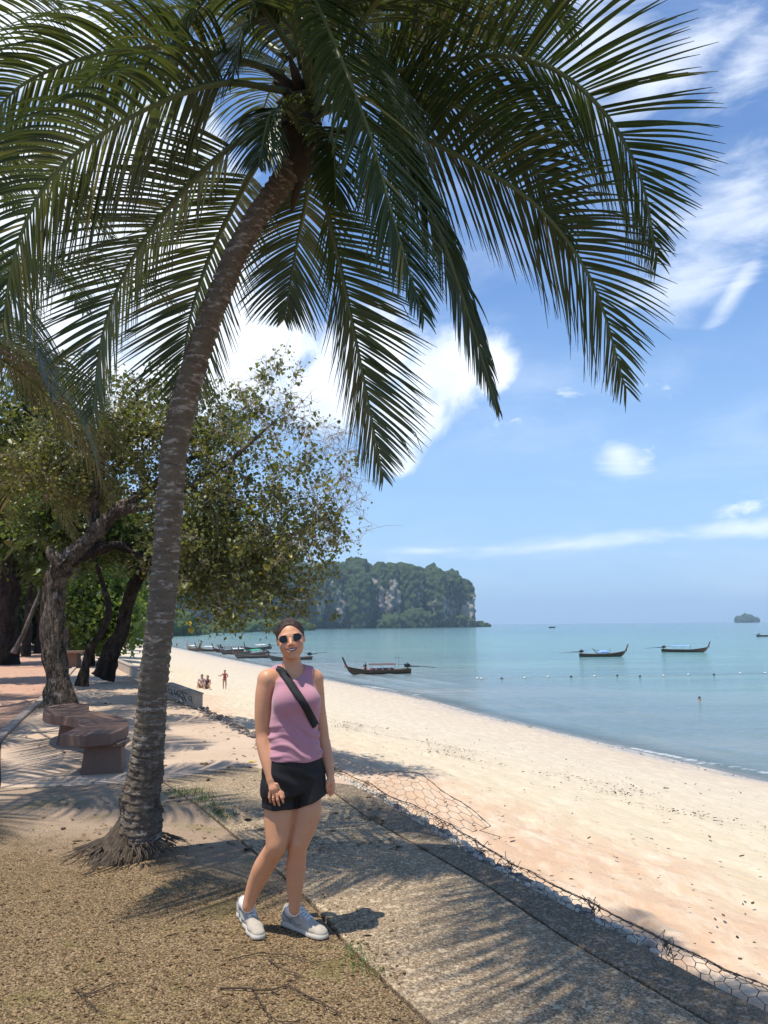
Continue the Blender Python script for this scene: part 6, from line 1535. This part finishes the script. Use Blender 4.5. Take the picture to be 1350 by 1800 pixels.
# ================================================================== WIRE NETTING ALONG THE EDGE
M_wire = simple('rusty dark wire', (0.085, 0.058, 0.042), 0.7, 0.4, 30, 0)
def hexnet(name, surf_fn, nu, nv, parent, r=0.0019, keep=None, seed=0):
    """hexagonal wire netting on surf_fn(u,v); u counts cells along, v across"""
    rs = random.Random(seed); cache = {}
    def pt(i, j_):
        # honeycomb vertices: brick-wall layout pulled into hexagons
        if (i, j_) not in cache:
            off = -0.17 if (i+j_) % 2 == 0 else 0.17
            cache[(i, j_)] = Vector(surf_fn((i+rs.uniform(-.10, .10))/nu, (j_+off+rs.uniform(-.08, .08))/nv))
        return cache[(i, j_)]
    mb = MB()
    for i in range(nu+1):
        for j_ in range(nv+1):
            p = pt(i, j_)
            if keep and not keep(i/nu, j_/nv): continue
            if i < nu and (not keep or keep((i+1)/nu, j_/nv)): q = pt(i+1, j_); mb.tube([p, (p+q)/2+Vector((rs.uniform(-.002, .002),)*3), q], r*(1.3 if j_ in (0, nv) else 1), 4, cap=False)
            if j_ < nv and (i+j_) % 2 == 1 and (not keep or keep(i/nu, (j_+1)/nv)): mb.tube([p, pt(i, j_+1)], r*1.6, 4, cap=False)
    return mb.build(name, M_wire, parent, smooth=True)
gab = thing('gabion', (float(xe(5.0)), 5.0, 0), 'wire netting rolled over the stones along the edge of the promenade', 'gabion')
def edge_pt(y, off, z):
    x = float(xe(y)); dx = float(xe(y+0.05))-float(xe(y-0.05)); t_ = Vector((dx, 0.1)).normalized(); n_ = Vector((t_.y, -t_.x))
    return Vector((x+n_.x*off, y+n_.y*off, z))
yn0, yn1 = 2.2, 16.0
ylist = []; y = yn0
while y < yn1: ylist.append(y); y += 0.040+0.0015*max(0, y-6)
ylist.append(yn1); ylist = np.array(ylist); nu = len(ylist)-1
fbx1 = lambda a_: float(fbm(np.array([[a_, 0.3, 0.1]]), 3, 5)[0])
Hn = np.array([0.075+0.10*max(-0.4, fbx1(y*1.3)) for y in ylist])
Hn[(ylist > 8.2)] *= 0.7
def netA(u, v):
    y = float(np.interp(u*nu, np.arange(nu+1), ylist)); h = float(np.interp(u*nu, np.arange(nu+1), Hn))
    v = max(0, v); ang = v*2.6
    return edge_pt(y, 0.01+0.075*(1-math.cos(ang))*0.8, -0.03+h*1.1*math.sin(min(ang, 2.6))+0.0)
hexnet('wire_netting', netA, nu, 5, gab, r=0.0015)
# torn flap standing up
ya, yb = G(640,1390).y, G(785,1472).y
def netB(u, v):
    u = min(1.0, max(0.0, u)); v = max(0.0, v)
    y = ya+(yb-ya)*u; base = edge_pt(y, 0.03, 0.0)
    hgt = 0.22*math.sin(min(1, u*1.9+0.25)*math.pi*0.5)*max(0.0, 1-max(0, u-0.42)/0.58)**0.9+0.05
    out = 0.20*math.sin(v*1.5)*(0.6+0.8*u)
    return base+Vector((out*0.8, out*0.55, v*hgt+0.01*math.sin(u*17)))+Vector((0.12*v*u, 0, 0))
hexnet('torn_netting_flap', netB, 18, 7, gab, r=0.0015, seed=3)
mb = MB(); mb.tube([netB(u, 1.0) for u in np.linspace(0, 1, 20)]+[edge_pt(yb-0.02, 0.28, 0.03), edge_pt(yb-0.15, 0.40, 0.0)], 0.0024, 5); mb.build('selvedge_wire', M_wire, gab, smooth=True)
mb = MB(); mb.tube([netA(u, 6/6*0.62) for u in np.linspace(0, 1, 300)], 0.0026, 5); mb.build('selvedge_wire', M_wire, gab, smooth=True)
# twisted clumps where the net is tied
for px, py in ((590,1362),(617,1388),(770,1463),(840,1503),(885,1533),(1040,1612),(1168,1680),(450,1302)):
    c = G(px, py); rs = random.Random(int(px)); mb = MB()
    e0 = edge_pt(c.y, 0.03, 0.03)
    for k in range(9):
        p = e0+Vector((rs.uniform(-.02, .02), rs.uniform(-.03, .03), 0)); pts = [p]
        for q in range(5): p = p+Vector((rs.uniform(-.03, .03), rs.uniform(-.03, .03), rs.uniform(-.03, .035))); pts.append(p)
        mb.tube(pts, 0.0022, 4)
    mb.build('wire_knot', M_wire, gab, smooth=True)
# stones packed in the basket: the ones near us one by one
def stone_mesh(seed, sub=2):
    V, F = ICO[sub]; V = V*(1+0.35*fbm(V*1.4, 3, seed)[:, None]); V = V*np.array([1, 0.8, 0.65]); V = np.round(V*3.2)/3.2*0.35+V*0.65; return V, F
def m_stone(n, a_, b_):
    m, t = mat(n); P(t, col=t.mix(t.noise(t.obj, 14, 5, 0.65), a_, b_), rough=0.9, spec=0.2, nrm=t.bump(t.noise(t.obj, 40, 4, 0.6), 0.5, 0.01)); return m
MS = [m_stone('pale grey stone', (0.46, 0.40, 0.32), (0.70, 0.62, 0.50)), m_stone('mid grey stone', (0.25, 0.21, 0.165), (0.42, 0.36, 0.29)), m_stone('dark stone', (0.12, 0.105, 0.095), (0.24, 0.21, 0.19))]
SM = []
for i in range(6):
    V, F = stone_mesh(i*7); me = bpy.data.meshes.new('stone'); me.from_pydata(V.tolist(), [], F.tolist()); SM.append(me)
for i, me in enumerate(SM): me.materials.append(MS[i % 3])
rs = random.Random(4); y = 4.3; cnt = 0
while y < 9.6 and cnt < 290:
    r_ = rs.uniform(0.028, 0.060); y += r_*0.62
    for off in (0.045, 0.125):
        if rs.random() < 0.12: continue
        p = edge_pt(y+rs.uniform(-.02, .02), off+rs.uniform(-.02, .02), -0.045-0.16*max(0, off-0.05)-rs.uniform(0, .03))
        o = bpy.data.objects.new('stone', SM[rs.choice((0, 0, 0, 3, 3, 1, 4, 2))]); COL.objects.link(o); o.parent = gab; o.location = p-wloc(gab); o.scale = (r_, r_*rs.uniform(.8, 1.2), r_*0.9); o.rotation_euler = (rs.uniform(-.4, .4), rs.uniform(-.4, .4), rs.uniform(0, 6.3)); cnt += 1
# the stone ledge the basket stands on
lw_ = []
yl = np.linspace(2.0, 16.5, 80)
for y in yl:
    for off, z in ((-0.01, -0.9), (0.0, -0.075), (0.14, -0.10), (0.24, -0.40), (0.30, -1.2)):
        lw_.append(edge_pt(y, off, z))
lv = np.array([v[:] for v in lw_]); lv[:, 2] += 0.03*fbm(lv*4, 3, 6)
mesh_np('basket_fill', lv, grid_faces(80, 5)[:, ::-1], MS[1], gab)
def rock_stuff(name, label, pts, m, seed, parent=None):
    rs_ = np.random.default_rng(seed); Vs, Fs, off = [], [], 0
    for (p, r_) in pts:
        V, F = stone_mesh(int(rs_.integers(0, 40))); a_ = rs_.uniform(0, 6.28); Rm = np.array([[math.cos(a_), -math.sin(a_), 0], [math.sin(a_), math.cos(a_), 0], [0, 0, 1]])
        Vs.append((V*r_)@Rm.T+np.array(p[:])); Fs.append(F+off); off += len(V)
    o = mesh_np(name, np.concatenate(Vs), np.concatenate(Fs), m, parent, smooth=False)
    if parent is None: tag(o, label, kind='stuff')
    else: o['kind'] = 'stuff'
    return o
pts = []
for i in range(420):
    y = 9.3+rs.random()**1.3*8.5; pts.append((edge_pt(y, rs.uniform(-0.12, 0.22), rs.uniform(-.06, .01)), rs.uniform(0.02, 0.05)))
rock_stuff('small_stones', '', pts, MS[2], 5, gab)
# loose stones on the sand just past her arm
for i, (px, py, r_) in enumerate(((590,1345,0.075),(599,1347,0.05),(606,1349,0.06),(613,1347,0.045),(594,1352,0.035))):
    p = W(px, py, 10.3+0.1*i); zz = -0.60
    p = G(px, py, zz); o = bpy.data.objects.new('rock', SM[(2, 1, 0, 3, 0)[i]]); COL.objects.link(o); o.location = p; o.scale = (r_*1.3,)*3
    tag(o, ('dark rounded rock on the sand right beside her hand', 'grey rock just right of the dark one behind her arm', 'pale rock third in the little row behind her arm', 'last pale rock of the row, farthest from her arm', 'small pale rock below the dark one behind her arm')[i], 'rock', 'rocks on the sand by the edge')
    o.location.z = float(beach_z((p.x-float(xe(p.y)))/(float(xs_(p.y))-float(xe(p.y)))))+0.03 if p.x > float(xe(p.y)) else 0.02
# ================================================================== LITTER, WEEDS, TWIGS
def flat_leaves(name, label, pts, sz, m, seed, curl=0.25):
    rs_ = np.random.default_rng(seed); c = np.array([p[:] for p in pts]); n = len(c); s = sz*rs_.lognormal(0, .35, n); a_ = rs_.uniform(0, 6.28, n)
    d = np.stack([np.cos(a_), np.sin(a_), rs_.normal(0, .12, n)], 1); b = np.stack([-np.sin(a_), np.cos(a_), rs_.normal(0, .15, n)], 1); up = np.array([0, 0, 1.0])
    tpl = [(-.5, 0, 0), (-.15, .26, curl*.3), (.25, .2, curl*.3), (.5, 0, curl*.5), (.25, -.2, curl*.25), (-.15, -.26, curl*.3)]
    V = np.stack([c+d*(s*x)[:, None]+b*(s*y_)[:, None]+up*((s*z)[:, None]+0.004) for x, y_, z in tpl], 1).reshape(-1, 3); o_ = (np.arange(n)*6)[:, None]
    F = np.concatenate([o_+np.array([[0, 3, 2, 1]]), o_+np.array([[0, 5, 4, 3]])]); return tag(mesh_np(name, V, F, m, attrs={'tint': np.repeat(rs_.random(n)*.95, 6)}, smooth=False), label, kind='stuff')
M_dl = m_leaf('dry fallen leaf', (0.05, 0.03, 0.018), (0.20, 0.125, 0.06), (0.34, 0.25, 0.08), 0.8, 0.1, (.2, .15, .05), spec=.2)
M_dk = m_leaf('dark beach litter', (0.022, 0.016, 0.011), (0.07, 0.048, 0.03), (0.13, 0.09, 0.05), 0.9, 0.0, spec=.1)
rn = np.random.default_rng(3)
pts = []
for _ in range(5200):
    y = 2.6+rn.random()**0.8*4.2; x = rn.uniform(-0.52*y-.3, 0.1)
    jx = np.interp(y, [p[1] for p in j1[::-1]], [p[0] for p in j1[::-1]])
    if x > jx+rn.exponential(.25): continue
    if y > 5.4 and rn.random() < 0.75: continue
    pts.append((x, y, 0.0))
flat_leaves('fallen_flowers', 'dry brown palm flowers and leaf bits strewn under the palm', pts, 0.017, M_dl, 1)
pts = [(float(xe(y))-abs(rn.normal(0, 2.5))-.05, y, 0.0) for y in 6+rn.random(900)**1.5*24]
flat_leaves('fallen_leaves', 'dry leaves scattered over the paving by the bench and trees', pts, 0.05, M_dl, 2)
pts = []
def on_sand(px, py):
    p = beach_pt(px, py); return (p.x, p.y, p.z+0.01)
# weed line on the sand and scattered bits
for _ in range(1500):
    t_ = rn.random(); y = 5.5+t_*26; u_ = 0.33+0.035*math.sin(y*1.1)+rn.normal(0, 0.012+0.02*(rn.random() < .25)); 
    if fbx1(y*0.8) < -0.08: continue
    x = float(xe(y))+(float(xs_(y))-float(xe(y)))*u_; pts.append((x, y, float(beach_z(u_))+0.035))
for _ in range(1500):
    y = 4.5+rn.random()**1.4*30; u_ = rn.random()**1.3*0.6; x = float(xe(y))+(float(xs_(y))-float(xe(y)))*u_; pts.append((x, y, float(beach_z(u_))+0.03*(u_ < .45)+.01))
flat_leaves('beach_litter', 'dark scraps of weed and leaves on the sand', pts, 0.045, M_dk, 3, curl=0.5)
pts = []
for _ in range(500):
    y = 30+rn.random()*60; u_ = 0.96+rn.normal(0, 0.012); x = float(xe(y))+(float(xs_(y))-float(xe(y)))*u_; pts.append((x, y, float(beach_z(u_))+0.03))
flat_leaves('weed_line', 'thin line of dark weed left by the waves', pts, 0.10, M_dk, 4)
# grass tufts
M_grass = m_leaf('weed grass', (0.05, 0.09, 0.02), (0.10, 0.16, 0.035), (0.22, 0.22, 0.06), 0.6, 0.3)
def tufts(cs, n, h, seed, label):
    r_ = np.random.default_rng(seed); V = []; F = []; off = 0; T_ = []
    for (c, rad) in cs:
        for _ in range(n):
            p = np.array([c[0]+r_.normal(0, rad), c[1]+r_.normal(0, rad*1.2), 0.0]); a_ = r_.uniform(0, 6.28); d = np.array([math.cos(a_), math.sin(a_), 0]); l_ = h*r_.uniform(.4, 1.3); w = 0.0028
            s_ = np.array([-d[1], d[0], 0])*w; q1 = p+d*l_*.3+np.array([0, 0, l_*.6]); q2 = p+d*l_*.8+np.array([0, 0, l_*.75]); V += [p-s_, p+s_, q1+s_, q1-s_, q2]; F += [(off, off+1, off+2, off+3), (off+3, off+2, off+4, off+4)]; T_ += [r_.random()*.9]*5; off += 5
    F4 = np.array([f for f in F if f[2] != f[3]]); F3 = np.array([f[:3] for f in F if f[2] == f[3]])
    return tag(mesh_np('grass_tufts', np.array(V), [F4, F3], M_grass, attrs={'tint': np.array(T_)}, smooth=False), label, kind='stuff')
tufts([(G(a_, b_), .07) for a_, b_ in ((310,1393),(325,1397),(345,1392),(362,1402),(372,1418),(383,1428),(350,1408),(392,1436))], 55, 0.045, 5, 'small green weeds growing at the far end of the joint')
tufts([(G(a_, b_), .045) for a_, b_ in ((618,1672),(632,1690),(640,1700),(624,1682),(655,1712))], 28, 0.022, 6, 'green weeds and moss along the joint by her feet')
# fine twigs on the ground, bottom left
M_tw2 = simple('thin dead twig', (0.055, 0.035, 0.022), 0.9, 0.3)
TWG = [([(385,1740),(430,1742),(470,1748),(505,1738),(560,1765),(600,1790)], 0.0045), ([(445,1742),(458,1768),(480,1795),(520,1815)], 0.004), ([(400,1690),(460,1680),(520,1688),(560,1700)], 0.003),
       ([(130,1740),(150,1752),(185,1742),(200,1730)], 0.004), ([(140,1750),(165,1775),(180,1790)], 0.003), ([(470,1690),(500,1710),(530,1720)], 0.003)]
for i, (pl, r_) in enumerate(TWG):
    mb = MB(); pp = [G(a_, b_)+Vector((0, 0, 0.008+0.004*((k*7) % 3))) for k, (a_, b_) in enumerate(pl)]; c_ = spline(pp, 24); rs = random.Random(i)
    c_ = [p+Vector((rs.uniform(-.006, .006), rs.uniform(-.006, .006), 0)) for p in c_]; mb.tube(c_, [r_*(1-.5*k/24) for k in range(24)], 5)
    for k in range(5): p = c_[rs.randrange(3, 21)]; d = Vector((rs.uniform(-1, 1), rs.uniform(-1, 1), 0)).normalized(); mb.tube([p, p+d*.05, p+d*.09+Vector((.01, .02, 0))], [r_*.6, r_*.45, r_*.2], 4)
    tag(mb.build('twig', M_tw2, smooth=True), ('longest thin forked twig at the bottom, left of the joint', 'thin twig branching down to the bottom edge from the longest one', 'faint curved twig below the woman\'s left foot in the photo', 'short bent twig on the dry ground at the lower left', 'short twig slanting down at the lower left beside the bent one', 'small thin twig between her feet and the longest twig')[i], 'twig')
def one_leaf(px, py, m, label, s, name='fallen_leaf', cat='leaf', z=0.0):
    c = G(px, py, z); V = [(c.x+a_*s, c.y+b_*s, z+0.006+h_*s) for a_, b_, h_ in ((-.5,0,0),(-.2,.3,.1),(.25,.22,.08),(.55,.05,.16),(.25,-.2,.05),(-.2,-.28,.1),(0,0,0))]
    o = MB().add(V, [(6,0,5),(6,5,4),(6,4,3),(6,3,2),(6,2,1),(6,1,0)]).build(name, m, smooth=True); o.modifiers.new('t', 'SOLIDIFY').thickness = 0.002; return tag(o, label, cat)
M_yel = simple('yellow leaf', (0.62, 0.50, 0.04), 0.6, 0.15); M_wh = simple('white paper scrap', (0.70, 0.68, 0.64), 0.8, 0.1)
one_leaf(443, 1340, M_yel, 'bright yellow leaf lying on the paving left of the woman\'s arm', 0.10)
one_leaf(362, 1257, M_yel, 'small yellow leaf at the stony edge near the parapet', 0.09)
one_leaf(142, 1371, M_wh, 'crumpled white scrap in front of the curved bench', 0.085, 'paper_scrap', 'litter')
